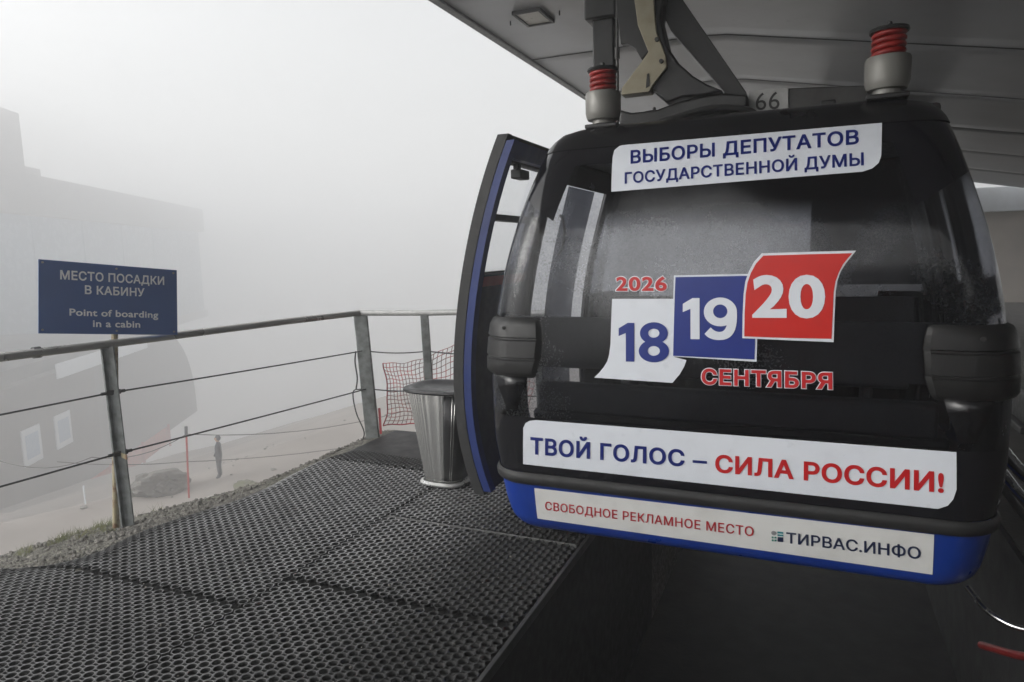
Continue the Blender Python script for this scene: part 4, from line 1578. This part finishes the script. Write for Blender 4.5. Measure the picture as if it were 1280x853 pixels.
# small square logo beside it
def logo_shape(kind, u0, v0, u1, v1, m):
    if kind == 'rect':
        uv = [(u0, v0), (u1, v0), (u1, v1), (u0, v1)]
    else:
        cu, cv, ru, rv = (u0 + u1) / 2, (v0 + v1) / 2, (u1 - u0) / 2, (v1 - v0) / 2
        uv = [(cu + ru * math.cos(2 * math.pi * k / 16), cv + rv * math.sin(2 * math.pi * k / 16)) for k in range(16)]
    pts = [bil(Q['logo'], a, b) for a, b in uv]
    on_front("logo", pts, [tuple(range(len(pts)))], m, s, S2)
logo_shape('circ', 0.0, 0.0, 0.44, 0.42, M['ink_grey'])
logo_shape('rect', 0.52, 0.02, 1.0, 0.20, M['ink_teal'])
logo_shape('rect', 0.52, 0.28, 1.0, 0.44, M['ink_teal'])
logo_shape('rect', 0.54, 0.54, 1.0, 1.0, M['ink_navy'])
for a, b in ((0.04, 0.54), (0.28, 0.54), (0.04, 0.82), (0.28, 0.82)):
    logo_shape('rect', a, b, a + 0.16, b + 0.16, M['ink_green'])
# calendar leaves
s = sheet('s18', M['sticker_white'], S1, "white calendar leaf with a blue 18")
figures("18", [(0.0, 0.315), (0.405, 1.0)], 't18', M['ink_royal'], s, S2)
s = sheet('s19', M['sticker_white'], 0.0060, "blue calendar leaf with a white 19")
f19 = on_front("leaf_face", Q['s19i'], [(0, 1, 2, 3)], M['ink_royal'], s, 0.0085)
figures("19", [(0.0, 0.315), (0.395, 1.0)], 't19', M['sticker_white'], s, 0.0110)
s = sheet('s20', M['sticker_white'], 0.0110, "red curled calendar leaf with a white 20")
on_front("leaf_face", Q['s20i'], [tuple(range(len(Q['s20i'])))], M['ink_orange'], s, 0.0135)
letters("20", 't20', M['sticker_white'], s, 0.0160, 0.034, 1.06)
o = letters("2026", 't2026', M['sticker_white'], gond, S1, 0.075, 1.10, ref=0.030, name="sticker")
o['label'] = "red year number outlined in white"
letters("2026", 't2026', M['ink_red'], o, S2, 0.030, 1.10)
o = letters("СЕНТЯБРЯ", 'tsep', M['sticker_white'], gond, S1, 0.070, 1.10, ref=0.034, name="sticker")
o['label'] = "red month name outlined in white"
letters("СЕНТЯБРЯ", 'tsep', M['ink_red'], o, S2, 0.034, 1.10)

# ================================================================== RAILING
rail = thing("metal_railing", "grey metal railing with two wire ropes along the mat edge", "railing", (-2.47, -0.55, 0))
A0, A1 = Vector((-2.467, -0.55, -0.05)), Vector((-2.686, -0.41, 1.09))
B0, B1 = Vector((-2.196, 1.775, -0.12)), Vector((-2.32, 1.85, 1.09))
C0, C1 = Vector((-1.64, 1.93, -0.12)), Vector((-1.69, 1.95, 1.09))
N0, N1 = Vector((-2.66, -2.75, -0.1)), Vector((-2.90, -2.70, 1.10))
D0_, D1_ = Vector((-0.55, 1.95, -0.12)), Vector((-0.6, 1.97, 1.1))
m_ = MB()
m_.bar(A0, A1, 0.075, 0.012, (0.92, 0.39, 0))
off = Vector((0.39, -0.92, 0)) * 0.032
m_.bar(A0 + off + Vector((-0.03, 0.01, 0)), A1 + off + Vector((-0.03, 0.01, 0)), 0.012, 0.055, (0.92, 0.39, 0))
obj("post", m_, M['post_paint'], rail, bevel=0.002)
m_ = MB(); m_.bar(B0, B1, 0.125, 0.05, (0.92, 0.39, 0)); obj("post", m_, M['post_paint'], rail, bevel=0.008)
m_ = MB(); m_.bar(C0, C1, 0.075, 0.04, (0.92, 0.39, 0)); obj("post", m_, M['post_paint'], rail, bevel=0.006)
m_ = MB(); m_.bar(N0, N1, 0.075, 0.05, (0.92, 0.39, 0)); obj("post", m_, M['post_paint'], rail, bevel=0.006)
m_ = MB(); m_.bar(D0_, D1_, 0.075, 0.04, (0.92, 0.39, 0)); obj("post", m_, M['post_paint'], rail, bevel=0.006)
J = Vector((-2.326, 1.852, 1.112))
m_ = MB()
m_.tube([N1 + Vector((0, 0, 0.015)), (-2.77, -0.90, 1.112), A1 + Vector((0, 0, 0.022)), J + (A1 - J) * 0.35 + Vector((0, 0, 0.012)), J], 0.027, 14)
obj("handrail", m_, M['rail_wet'], rail, smooth=60)
m_ = MB()
m_.tube([J, (-1.69, 1.95, 1.112), (-1.35, 2.03, 1.115), (-0.5, 2.03, 1.12)], 0.027, 14)
obj("handrail", m_, M['rail_pale'], rail, smooth=60)
m_ = MB(); m_.tube([(-2.772, -0.83, 1.112), (-2.768, -0.79, 1.112)], 0.035, 14); obj("rail_sleeve", m_, M['dark_steel'], rail)
def wire(points, sag=0.0):
    out = []
    for a, b in zip(points[:-1], points[1:]):
        a, b = Vector(a), Vector(b)
        for i in range(9):
            t = i / 8
            p = a.lerp(b, t)
            p.z -= sag * 4 * t * (1 - t)
            out.append(p)
    return out
def on(p0, p1, z):
    return p0.lerp(p1, (z - p0.z) / (p1.z - p0.z))
for za, zb, zn in ((0.80, 0.76, 0.80), (0.412, 0.405, 0.41)):
    m_ = MB()
    m_.tube(wire([on(N0, N1, zn), on(A0, A1, za), on(B0, B1, zb)], 0.004), 0.006, 6)
    obj("wire_rope", m_, M['wire'], rail, smooth=60)
    m_ = MB()
    m_.tube(wire([on(B0, B1, zb), on(C0, C1, zb), on(D0_, D1_, zb)], 0.02), 0.006, 6)
    obj("wire_rope", m_, M['wire'], rail, smooth=60)
    c = on(A0, A1, za)
    m_ = MB()
    d = (on(B0, B1, zb) - c).normalized()
    m_.tube([c - d * 0.075, c - d * 0.03], 0.011, 8)
    m_.tube([c + d * 0.03, c + d * 0.075], 0.011, 8)
    m_.bar(c - d * 0.045, c + d * 0.045, 0.03, 0.02, (0, 0, 1))
    obj("wire_clamp", m_, M['dark_steel'], rail)
# loose wire tail hanging by the far post
m_ = MB()
q = on(B0, B1, 0.41)
m_.tube(spline([q + Vector((-0.03, -0.06, 0)), q + Vector((-0.11, -0.08, -0.03)), q + Vector((-0.09, -0.08, -0.22)), q + Vector((-0.02, -0.07, -0.40)), q + Vector((-0.05, -0.06, -0.50))], 8), 0.006, 6)
q = on(B0, B1, 0.76)
m_.tube(spline([q + Vector((-0.05, -0.06, 0)), q + Vector((-0.065, -0.06, -0.1)), q + Vector((-0.05, -0.06, -0.25)), q + Vector((-0.07, -0.06, -0.36))], 6), 0.007, 6)
obj("wire_tail", m_, M['wire'], rail)

# red net tied behind the railing
net = MB()
NX0, NX1, NY = -2.14, -0.75, 2.02
def net_pt(u, v):
    x = NX0 + (NX1 - NX0) * u
    top = 0.64 + 0.36 * u - 0.06 * math.sin(u * math.pi * 2.0)
    bot = 0.03 + 0.02 * math.sin(u * 9)
    z = bot + (top - bot) * v
    x += 0.045 * math.sin(v * 5 + u * 5) * (1 - abs(2 * v - 1)) + 0.02 * math.sin(v * 11 + u * 3) + 0.05 * (v - 0.5) * (1 - u)
    y = NY + 0.04 * math.sin(u * 8 + v * 3) + 0.10 * u - 0.12 * (1 - u)
    return (x, y, z + 0.006 * math.sin(u * 40 + v * 17))
for i in range(36):
    net.tube([net_pt(i / 35, k / 20) for k in range(21)], 0.0034, 5)
for k in range(1, 15):
    net.tube([net_pt(i / 40, k / 15) for i in range(41)], 0.0034, 5)
netb = thing("safety_net", "red cord safety net tied behind the far railing posts", "safety net", (-1.7, 2.0, 0.03))
obj("netting", net, M['net_red'], netb, smooth=60)
m_ = MB()
m_.tube([net_pt(i / 40, 0) for i in range(41)], 0.006, 6)
m_.tube([net_pt(0, k / 14) for k in range(15)], 0.006, 6)
obj("border_rope", m_, M['net_border'], netb, smooth=60)
m_ = MB()
m_.tube([net_pt(i / 40, 1) for i in range(41)], 0.0035, 6)
obj("top_rope", m_, M['net_red'], netb, smooth=60)
m_ = MB()
m_.bar((-2.125, 1.80, -0.02), (-2.15, 1.83, 0.22), 0.022, 0.006, (0.92, 0.39, 0))
obj("red_strap", m_, M['net_border'], netb)

# ================================================================== SIGN
sign = thing("boarding_sign", "blue bilingual boarding sign on a rusty pole behind the railing", "sign", (-2.62, -0.52, -0.08))
TL, BL = Vector((-2.833, -0.696, 1.674)), Vector((-2.820, -0.755, 1.220))
TR, BR = Vector((-2.543, 0.055, 1.576)), Vector((-2.525, -0.002, 1.126))
nrm = (TR - TL).cross(BL - TL).normalized()
if nrm.dot(CAM - TL) < 0:
    nrm = -nrm
m_ = MB()
fr_ = [TL, TR, BR, BL]
bk = [p - nrm * 0.012 for p in fr_]
m_.add(fr_ + bk, [(0, 1, 2, 3), (7, 6, 5, 4), (0, 4, 5, 1), (1, 5, 6, 2), (2, 6, 7, 3), (3, 7, 4, 0)])
pnl = obj("sign_panel", m_, M['sign_blue'], sign, bevel=0.002)
def sub(u0, v0, u1, v1, dv=0.0):
    return [Vector(bil(fr_, u0, v0)), Vector(bil(fr_, u1, v0 + dv)), Vector(bil(fr_, u1, v1 + dv)), Vector(bil(fr_, u0, v1))]
def sign_text(body, q, w, sp=1.05):
    pts, f = flat_text(body, [tuple(p) for p in q], w, sp)
    m = MB()
    m.add([Vector(p) + nrm * 0.003 for p in pts], f)
    obj("lettering", m, M['sign_white'], pnl, smooth=0, fix=False)
sign_text("МЕСТО ПОСАДКИ", sub(0.139, 0.133, 0.895, 0.255, -0.012), 0.026)
sign_text("В КАБИНУ", sub(0.305, 0.322, 0.74, 0.44, -0.006), 0.026)
sign_text("Point of boarding", sub(0.20, 0.65, 0.845, 0.748), 0.024)
sign_text("in a cabin", sub(0.36, 0.80, 0.705, 0.90), 0.024)
m_ = MB()
P0_, P1_ = Vector((-2.62, -0.53, -0.09)), Vector(bil(fr_, 0.53, 0.12)) - nrm * 0.045
mid_ = P0_.lerp(P1_, 0.52)
m_.tube([P0_, P0_.lerp(P1_, 0.3), mid_, P1_], 0.020, 12)
obj("pole", m_, M['rust_pipe'], sign, smooth=60)
for u, v in ((0.025, 0.04), (0.025, 0.95), (0.97, 0.05), (0.97, 0.95), (0.53, 0.05), (0.53, 0.95)):
    m_ = MB()
    p = Vector(bil(fr_, u, v))
    m_.tube([p, p + nrm * 0.006], 0.007, 8)
    obj("screw", m_, M['galv'], pnl)
m_ = MB()
m_.bar((-2.66, -0.46, 0.40), (-2.46, -0.52, 0.40), 0.03, 0.006, (0, 0, 1))
obj("clamp_band", m_, M['rust_pipe'], sign)

# ================================================================== WASTE BIN
wb = thing("waste_bin", "oval ribbed aluminium waste bin beside the open gondola door", "waste bin", (-0.90, 0.80, 0.0))
def bin_ring(z, grow=0.0, ribs=True, n=240):
    t = z / 0.70
    cx = -0.862 - 0.005 * t
    cyy = 0.80 + 0.03 * t
    rx = 0.140 + 0.122 * t + grow
    ry = 0.14 + 0.06 * t + grow
    out = []
    for k in range(n):
        a = 2 * math.pi * k / n
        r = 1.0 - (0.016 * (k % 4 in (0, 1)) if ribs else 0.0)
        c_, s_ = math.cos(a), math.sin(a)
        e = 2 / 3.4
        x = math.copysign(abs(c_) ** e, c_) * rx * r
        y = math.copysign(abs(s_) ** e, s_) * ry * r
        out.append((cx + x, cyy + y, z))
    return out
m_ = MB()
m_.grid([bin_ring(z) for z in (0.03, 0.2, 0.45, 0.675)], closed=True)
obj("bin_body", m_, M['bin_alu'], wb, smooth=25)
m_ = MB()
m_.grid([bin_ring(0.006, 0.03, False, 60), bin_ring(0.018, 0.035, False, 60), bin_ring(0.03, 0.012, False, 60)], closed=True)
m_.f.append(tuple(range(60))); m_.mi.append(0)
obj("bin_foot", m_, M['bin_foot'], wb, smooth=50)
m_ = MB()
m_.grid([bin_ring(0.672, -0.01, False, 72), bin_ring(0.672, 0.022, False, 72), bin_ring(0.684, 0.03, False, 72), bin_ring(0.697, 0.026, False, 72), bin_ring(0.702, 0.01, False, 72), bin_ring(0.70, -0.03, False, 72), bin_ring(0.684, -0.05, False, 72)], closed=True)
m_.f.append(tuple(6 * 72 + k for k in range(72))); m_.mi.append(0)
obj("bin_lid", m_, M['bin_dark'], wb, smooth=50)

def bin_side_rows(a0, a1, grow, n=26):
    rows = []
    for z in (0.045, 0.2, 0.45, 0.665):
        t = z / 0.70
        row = []
        for i in range(n + 1):
            a = math.radians(a0 + (a1 - a0) * i / n)
            c_, s_ = math.cos(a), math.sin(a)
            e = 2 / 3.4
            row.append((-0.862 - 0.005 * t + math.copysign(abs(c_) ** e, c_) * (0.140 + 0.122 * t + grow), 0.80 + 0.03 * t + math.copysign(abs(s_) ** e, s_) * (0.14 + 0.06 * t + grow), z))
        rows.append(row)
    return rows
m_ = MB(); m_.grid(bin_side_rows(-82, 20, 0.004)); obj("bin_dark_side", m_, M['bin_dark'], wb, solid=0.003)  # dark sheet over the front right of the body
for a0 in (-66, -60):
    m_ = MB(); m_.grid(bin_side_rows(a0, a0 + 1.6, 0.0065, 3)); obj("bin_pale_line", m_, M['bin_alu'], wb, solid=0.002)  # thin pale lines on the dark sheet

# ================================================================== RIGHT-HAND STATION FITTINGS
gr = thing("guide_rail", "grey bent metal guide rails on the floor right of the gondola", "guide rail", (2.75, 1.2, 0.0))
for dx, dz, r in ((0.0, 0.0, 0.035), (0.03, -0.16, 0.028), (0.05, -0.27, 0.022)):
    m_ = MB()
    m_.tube(spline([(2.30 + dx, 1.9, 0.78 + dz), (2.46 + dx, 1.25, 0.60 + dz), (2.62 + dx, 0.95, 0.38 + dz), (2.80 + dx, 0.85, 0.30 + dz), (3.1 + dx, 0.85, 0.28 + dz)], 6), r, 10)
    obj("rail_tube", m_, M['chrome'] if r > 0.025 else M['mid_steel'], gr, smooth=60)
for x, y, zt in ((2.72, 0.9, 0.32), (3.0, 0.85, 0.28)):
    m_ = MB(); m_.box((x - 0.03, y - 0.03, 0.002), (x + 0.03, y + 0.03, zt)); obj("foot", m_, M['dark_steel'], gr, bevel=0.005)
pp = thing("steel_pipe", "curved bright steel pipe low at the right edge below the gondola", "pipe", (2.45, 0.1, -0.02))
m_ = MB()
m_.tube(spline([(2.27, 0.30, -0.02), (2.32, 0.12, -0.04), (2.42, 0.03, -0.05), (2.58, 0.02, -0.02), (3.0, 0.05, 0.03)], 6), 0.014, 10)
obj("pipe_tube", m_, M['chrome'], pp, smooth=60)
m_ = MB()
m_.box((2.60, -0.02, 0.0005), (2.68, 0.06, 0.012))
m_.box((2.50, 0.0, -0.04), (2.599, 0.04, -0.012))
obj("pipe_bracket", m_, M['mid_steel'], pp)
rb = thing("red_hose", "red plastic hose low at the right edge under the steel pipe", "hose", (2.45, -0.1, -0.05))
m_ = MB()
m_.tube(spline([(2.34, 0.3, -0.30), (2.40, 0.0, -0.16), (2.46, -0.14, -0.08), (2.7, -0.18, -0.02), (3.0, -0.2, 0.03)], 6), 0.018, 10)
obj("hose_tube", m_, M['red_hose'], rb, smooth=60)
cb = thing("control_box", "dark machinery box standing on the concrete floor right of the gondola", "box", (3.4, 3.7, 0))
m_ = MB(); m_.box((3.25, 3.5, 0.06), (3.9, 4.0, 0.35)); obj("housing", m_, M['dark_steel'], cb, bevel=0.02)
m_ = MB(); m_.box((3.2, 3.45, 0.002), (3.95, 4.05, 0.06)); obj("base_frame", m_, M['mid_steel'], cb, bevel=0.01)

# ================================================================== FAR STATION BUILDING IN THE FOG
fb = thing("station_building", "large station building fading into the fog at the left", "building", (-143, 108, -36))
FS = 4.3                                  # metres per drawn unit
Cn = CAM + (Vector((-39.8, 34.07, 0)) - CAM) * FS
Cn.z = 0            # right-hand corner of the upper storey
Ln = CAM + (Vector((-27.6, 14.0, 0)) - CAM) * FS
Ln.z = 0
def fz(z):
    return CAM.z + (z - CAM.z) * FS
ex = (Ln - Cn).normalized()               # along the facade, towards the left of the picture
ey = Vector((-ex.y, ex.x, 0))             # out of the facade or into it
if ey.dot(CAM - Cn) > 0:
    ey = -ey                              # into the building
def fb_box(u0, u1, d0, d1, z0, z1, m):
    c = []
    for z in (z0, z1):
        for u, d in ((u0, d0), (u1, d0), (u1, d1), (u0, d1)):
            p = Cn + ex * u * FS + ey * d * FS
            c.append((p.x, p.y, fz(z)))
    return m.add(c, [(0, 3, 2, 1), (4, 5, 6, 7), (0, 1, 5, 4), (1, 2, 6, 5), (2, 3, 7, 6), (3, 0, 4, 7)])
m_ = MB(); fb_box(0.1, 45, 0, 14, -2.1, 3.6, m_); up = obj("upper_storey", m_, M['far_glass'], fb)
for k in range(7):
    m_ = MB(); fb_box(0.2 + 4.4 * k, 0.26 + 4.4 * k, -0.04, -0.003, -2.0, 3.58, m_); obj("mullion", m_, M['far_glass'], up)
m_ = MB(); fb_box(-0.1, 45, -0.4, 14.2, 3.61, 5.25, m_); obj("roof_band", m_, M['far_brown'], fb)
m_ = MB(); fb_box(-0.05, 45, -0.2, 14.1, -2.6, -2.11, m_); obj("soffit_band", m_, M['far_brown'], fb)
m_ = MB(); fb_box(22.8, 45, -0.3, 7, 5.26, 7.6, m_); obj("roof_tower", m_, M['far_brown'], fb)
m_ = MB(); fb_box(20.0, 22.79, 0.5, 5, 5.26, 5.75, m_); obj("roof_unit", m_, M['far_brown'], fb)
# rounded hood in front of it, lower down
FS = 2.6
Cn = CAM + (Vector((-39.8, 34.07, 0)) - CAM) * FS
Cn.z = 0
hd_ = thing("lift_hood", "dark rounded station hood in the fog below the long building", "station hood", (-84, 62, -24))
m_ = MB()
prof = []
for i in range(15):
    a = math.pi / 2 * i / 14
    prof.append((9.2 - 8.4 * math.sin(a) ** 0.9, -9.6 + 6.95 * math.cos(a) ** 0.8))
prof = [(45, -9.6)] + [(45, -2.65)] + prof
fr1, bk1 = [], []
for u, z in prof:
    p = Cn + ex * u * FS + ey * 0.9 * FS
    q = Cn + ex * u * FS + ey * 12 * FS
    z = fz(z)
    fr1.append((p.x, p.y, z)); bk1.append((q.x, q.y, z))
n_ = len(prof)
m_.add(fr1 + bk1, [tuple(range(n_)), tuple(range(2 * n_ - 1, n_ - 1, -1))] + [(i, (i + 1) % n_, (i + 1) % n_ + n_, i + n_) for i in range(n_)])
obj("hood_shell", m_, M['far_dark'], hd_, smooth=30)
m_ = MB(); fb_box(17.5, 45, 0.3, 0.88, -9.0, -3.2, m_); obj("lower_wall", m_, M['far_wall'], hd_)
m_ = MB(); fb_box(12.0, 22.0, -0.25, -0.18, -3.35, -2.70, m_); obj("fascia_board", m_, M['poster'], hd_)
for k in range(2):
    u0 = 20.4 + 2.55 * k
    po = thing("poster", ["white poster on the foggy hood wall, right one of two", "white poster on the foggy hood wall, cut by the left edge of the photo"][k], "poster", tuple(Cn + ex * (u0 + 0.65) * FS + ey * 0.2 * FS + Vector((0, 0, fz(-6.2)))), "posters on the station hood")
    m_ = MB(); fb_box(u0, u0 + 1.35, 0.20, 0.26, -6.55, -5.05, m_); obj("sheet", m_, M['poster'], po)
    m_ = MB(); fb_box(u0 + 0.2, u0 + 1.15, 0.185, 0.198, -6.3, -5.3, m_); obj("print", m_, M['poster_blue'], po)

# barrier mesh in front of it
bf = thing("barrier_fence", "low orange red mesh barrier along the foot of the rounded hood", "barrier", (-71, 48, -22))
m_ = MB(); fb_box(15.5, 40, -2.2, -2.12, -8.1, -7.25, m_); obj("barrier_mesh", m_, M['barrier_red'], bf)
for k in range(7):
    m_ = MB(); fb_box(15.5 + 3.5 * k, 15.58 + 3.5 * k, -2.3, -2.201, -8.3, -7.1, m_); obj("barrier_post", m_, M['stake_red'], bf)

# boulders, stakes, ropes, person on the lower slope
def boulder(name, c, s, m, label, seed, lumps=1.0):
    bm = bmesh.new()
    bmesh.ops.create_icosphere(bm, subdivisions=4, radius=1)
    rr = random.Random(seed)
    ks = [(Vector((rr.gauss(0, 1), rr.gauss(0, 1), rr.gauss(0, 1))).normalized(), rr.uniform(0.5, 0.95)) for _ in range(11)]
    for v in bm.verts:
        d = v.co.normalized()
        r = 1.0
        for n, h in ks:
            t = d.dot(n)
            if t > 0:
                r = min(r, h / t)
        r *= 1 + 0.06 * math.sin(d.x * 7 + seed) * math.sin(d.y * 6 + d.z * 5) + 0.05 * math.sin(d.x * 17 + d.z * 13 + seed) * math.sin(d.y * 19) + 0.03 * math.sin(d.z * 31 + d.x * 23)
        v.co = Vector((d.x * r * s[0], d.y * r * s[1], d.z * r * s[2]))
    me = bpy.data.meshes.new(name)
    bm.to_mesh(me)
    bm.free()
    me.materials.append(m)
    o = bpy.data.objects.new(name, me)
    COL.objects.link(o)
    o.location = c
    o.rotation_euler = (0, 0, 0.9)
    return tag(o, label, "boulder", "boulders on the lower slope")
def at_ground(x, y):
    return float(terrain_h(x, y))
bx, by = -21.6, 14.9
boulder("boulder", (bx, by, at_ground(bx, by) + 0.35), (1.15, 0.9, 0.62), M['rock'], "dark square-shouldered boulder beside the red stake", 3)
bx, by = -22.6, 14.5
boulder("boulder", (bx, by, at_ground(bx, by) + 0.12), (0.8, 0.6, 0.35), M['moss_rock'], "low pale mossy boulder at the left foot of the dark one", 9)
bx, by = -17.9, 15.6
boulder("boulder", (bx, by, at_ground(bx, by) + 0.15), (0.75, 0.6, 0.4), M['moss_rock'], "small yellow green boulder right of the standing person", 5)
def rope(name, pts, label, r=0.016, sag=0.35):
    m = MB()
    m.tube(wire(pts, sag), r, 6)
    o = obj(name, m, M['rope'], loc=tuple(pts[0]), smooth=60)
    return tag(o, label, "rope", "marking ropes on the lower slope")
sx0, sy0 = -20.0, 14.62
zg = at_ground(sx0, sy0)
st = thing("marker_stake", "thin red stake standing against the dark boulder", "stake", (sx0, sy0, zg), "marking stakes on the lower slope")
m_ = MB(); m_.tube([(sx0, sy0, zg - 0.1), (sx0 + 0.12, sy0 + 0.05, -4.63)], 0.035, 8); obj("stake_rod", m_, M['stake_red'], st)
m_ = MB(); m_.tube([(sx0 + 0.09, sy0 + 0.05, -4.95), (sx0 + 0.12, sy0 + 0.05, -4.6)], 0.055, 8); obj("stake_cap", m_, M['cloth_dark'], st)
top = (sx0 + 0.11, sy0 + 0.05, -4.9)
rope("marking_rope", [top, (-13.2, 19.4, -4.6), (-6.0, 24.0, -4.4)], "dark rope sagging right from the top of the red stake")
rope("marking_rope", [(-26.0, 11.5, -5.6), (-23.4, 13.3, -5.75), top], "dark rope running left from the top of the red stake")
rope("marking_rope", [(-25.0, 13.0, -6.0), (-20.6, 15.0, -6.15), (-14.5, 18.5, -5.85), (-6.5, 23.0, -5.2)], "lower dark rope passing in front of the standing person", sag=0.12)
sx1, sy1 = -23.9, 13.2
zg1 = at_ground(sx1, sy1)
st = thing("marker_stake", "short pale stake left of the dark boulder", "stake", (sx1, sy1, zg1), "marking stakes on the lower slope")
m_ = MB(); m_.tube([(sx1, sy1, zg1 - 0.1), (sx1, sy1, zg1 + 0.75)], 0.03, 8); obj("stake_rod", m_, M['poster'], st)

def person(loc, yaw, label):
    J = {'hip': (0, 0, 0.93), 'waist': (0, 0, 1.08), 'chest': (0, 0.0, 1.30), 'neck': (0, 0.0, 1.46), 'nk2': (0, 0.01, 1.54),
         'sl': (-0.17, 0, 1.41), 'el': (-0.24, 0.02, 1.14), 'wl': (-0.19, 0.13, 0.96), 'sr': (0.17, 0, 1.41), 'er': (0.24, 0.02, 1.14), 'wr': (0.19, 0.13, 0.96),
         'hl': (-0.10, 0, 0.88), 'kl': (-0.11, 0.02, 0.50), 'al': (-0.12, -0.01, 0.09), 'tl': (-0.13, 0.15, 0.04),
         'hr': (0.10, 0, 0.88), 'kr': (0.12, 0.03, 0.50), 'ar': (0.14, 0.0, 0.09), 'tr': (0.16, 0.16, 0.04)}
    E = [('hip', 'waist'), ('waist', 'chest'), ('chest', 'neck'), ('neck', 'nk2'), ('chest', 'sl'), ('sl', 'el'), ('el', 'wl'), ('chest', 'sr'), ('sr', 'er'), ('er', 'wr'),
         ('hip', 'hl'), ('hl', 'kl'), ('kl', 'al'), ('al', 'tl'), ('hip', 'hr'), ('hr', 'kr'), ('kr', 'ar'), ('ar', 'tr')]
    Rr = {'hip': .16, 'waist': .16, 'chest': .18, 'neck': .075, 'nk2': .06, 'sl': .085, 'el': .065, 'wl': .05, 'sr': .085, 'er': .065, 'wr': .05, 'hl': .12, 'kl': .08, 'al': .06, 'tl': .045, 'hr': .12, 'kr': .08, 'ar': .06, 'tr': .045}
    names = list(J)
    me = bpy.data.meshes.new("person")
    me.from_pydata([J[k] for k in names], [(names.index(a), names.index(b)) for a, b in E], [])
    o = bpy.data.objects.new("person", me)
    COL.objects.link(o)
    me.materials.append(M['cloth_dark'])
    sk = o.modifiers.new("skin", 'SKIN')
    for i, k in enumerate(names):
        me.skin_vertices[0].data[i].radius = (Rr[k], Rr[k] * 0.85)
    me.skin_vertices[0].data[0].use_root = True
    sb = o.modifiers.new("sub", 'SUBSURF')
    sb.levels = 1
    sb.render_levels = 2
    o.location = loc
    o.rotation_euler = (0, 0, yaw)
    tag(o, label, "person")
    bm = bmesh.new()
    bmesh.ops.create_uvsphere(bm, u_segments=20, v_segments=14, radius=1)
    for v in bm.verts:
        d = v.co.copy()
        v.co = Vector((d.x * 0.078, d.y * 0.098 + (0.02 if d.y > 0.9 and abs(d.z) < 0.25 else 0), 1.65 + d.z * 0.125 - (0.012 if d.z < -0.5 else 0)))
    m2 = bpy.data.meshes.new("head")
    bm.to_mesh(m2)
    bm.free()
    m2.materials.append(M['skin'])
    hd = bpy.data.objects.new("head", m2)
    COL.objects.link(hd)
    hd.parent = o
    bm = bmesh.new()
    bmesh.ops.create_uvsphere(bm, u_segments=20, v_segments=14, radius=1)
    for v in list(bm.verts):
        v.co = Vector((v.co.x * 0.092, v.co.y * 0.112 - 0.018, 1.675 + v.co.z * 0.125))
    bmesh.ops.delete(bm, geom=[v for v in bm.verts if v.co.y > 0.03 and v.co.z < 1.70], context='VERTS')
    m3 = bpy.data.meshes.new("hood")
    bm.to_mesh(m3)
    bm.free()
    m3.materials.append(M['cloth_dark'])
    h = bpy.data.objects.new("hood", m3)
    COL.objects.link(h)
    h.parent = o
    return o
pz = at_ground(-20.42, 16.57)
person((-20.42, 16.57, pz), 2.2, "person in dark hooded clothing standing in the fog right of the boulder")

# ================================================================== FOG
mb = MB()
mb.box((-325, -325, -102.0), (325, 325, 28.0))
hz = obj("haze", mb, None, smooth=0) if False else None
me = bpy.data.meshes.new("haze")
me.from_pydata(mb.v, [], mb.f)
hm = bpy.data.materials.new("haze")
hm.use_nodes = True
hm.node_tree.nodes.clear()
ho = hm.node_tree.nodes.new("ShaderNodeOutputMaterial")
pv = hm.node_tree.nodes.new("ShaderNodeVolumePrincipled")
pv.inputs["Color"].default_value = (0.97, 0.975, 0.98, 1)
pv.inputs["Density"].default_value = HAZE_DENSITY
pv.inputs["Anisotropy"].default_value = 0.6
hm.node_tree.links.new(pv.outputs[0], ho.inputs["Volume"])
me.materials.append(hm)
hz = bpy.data.objects.new("haze", me)
COL.objects.link(hz)
tag(hz, "dense white mountain fog filling the air", "fog", kind='stuff')
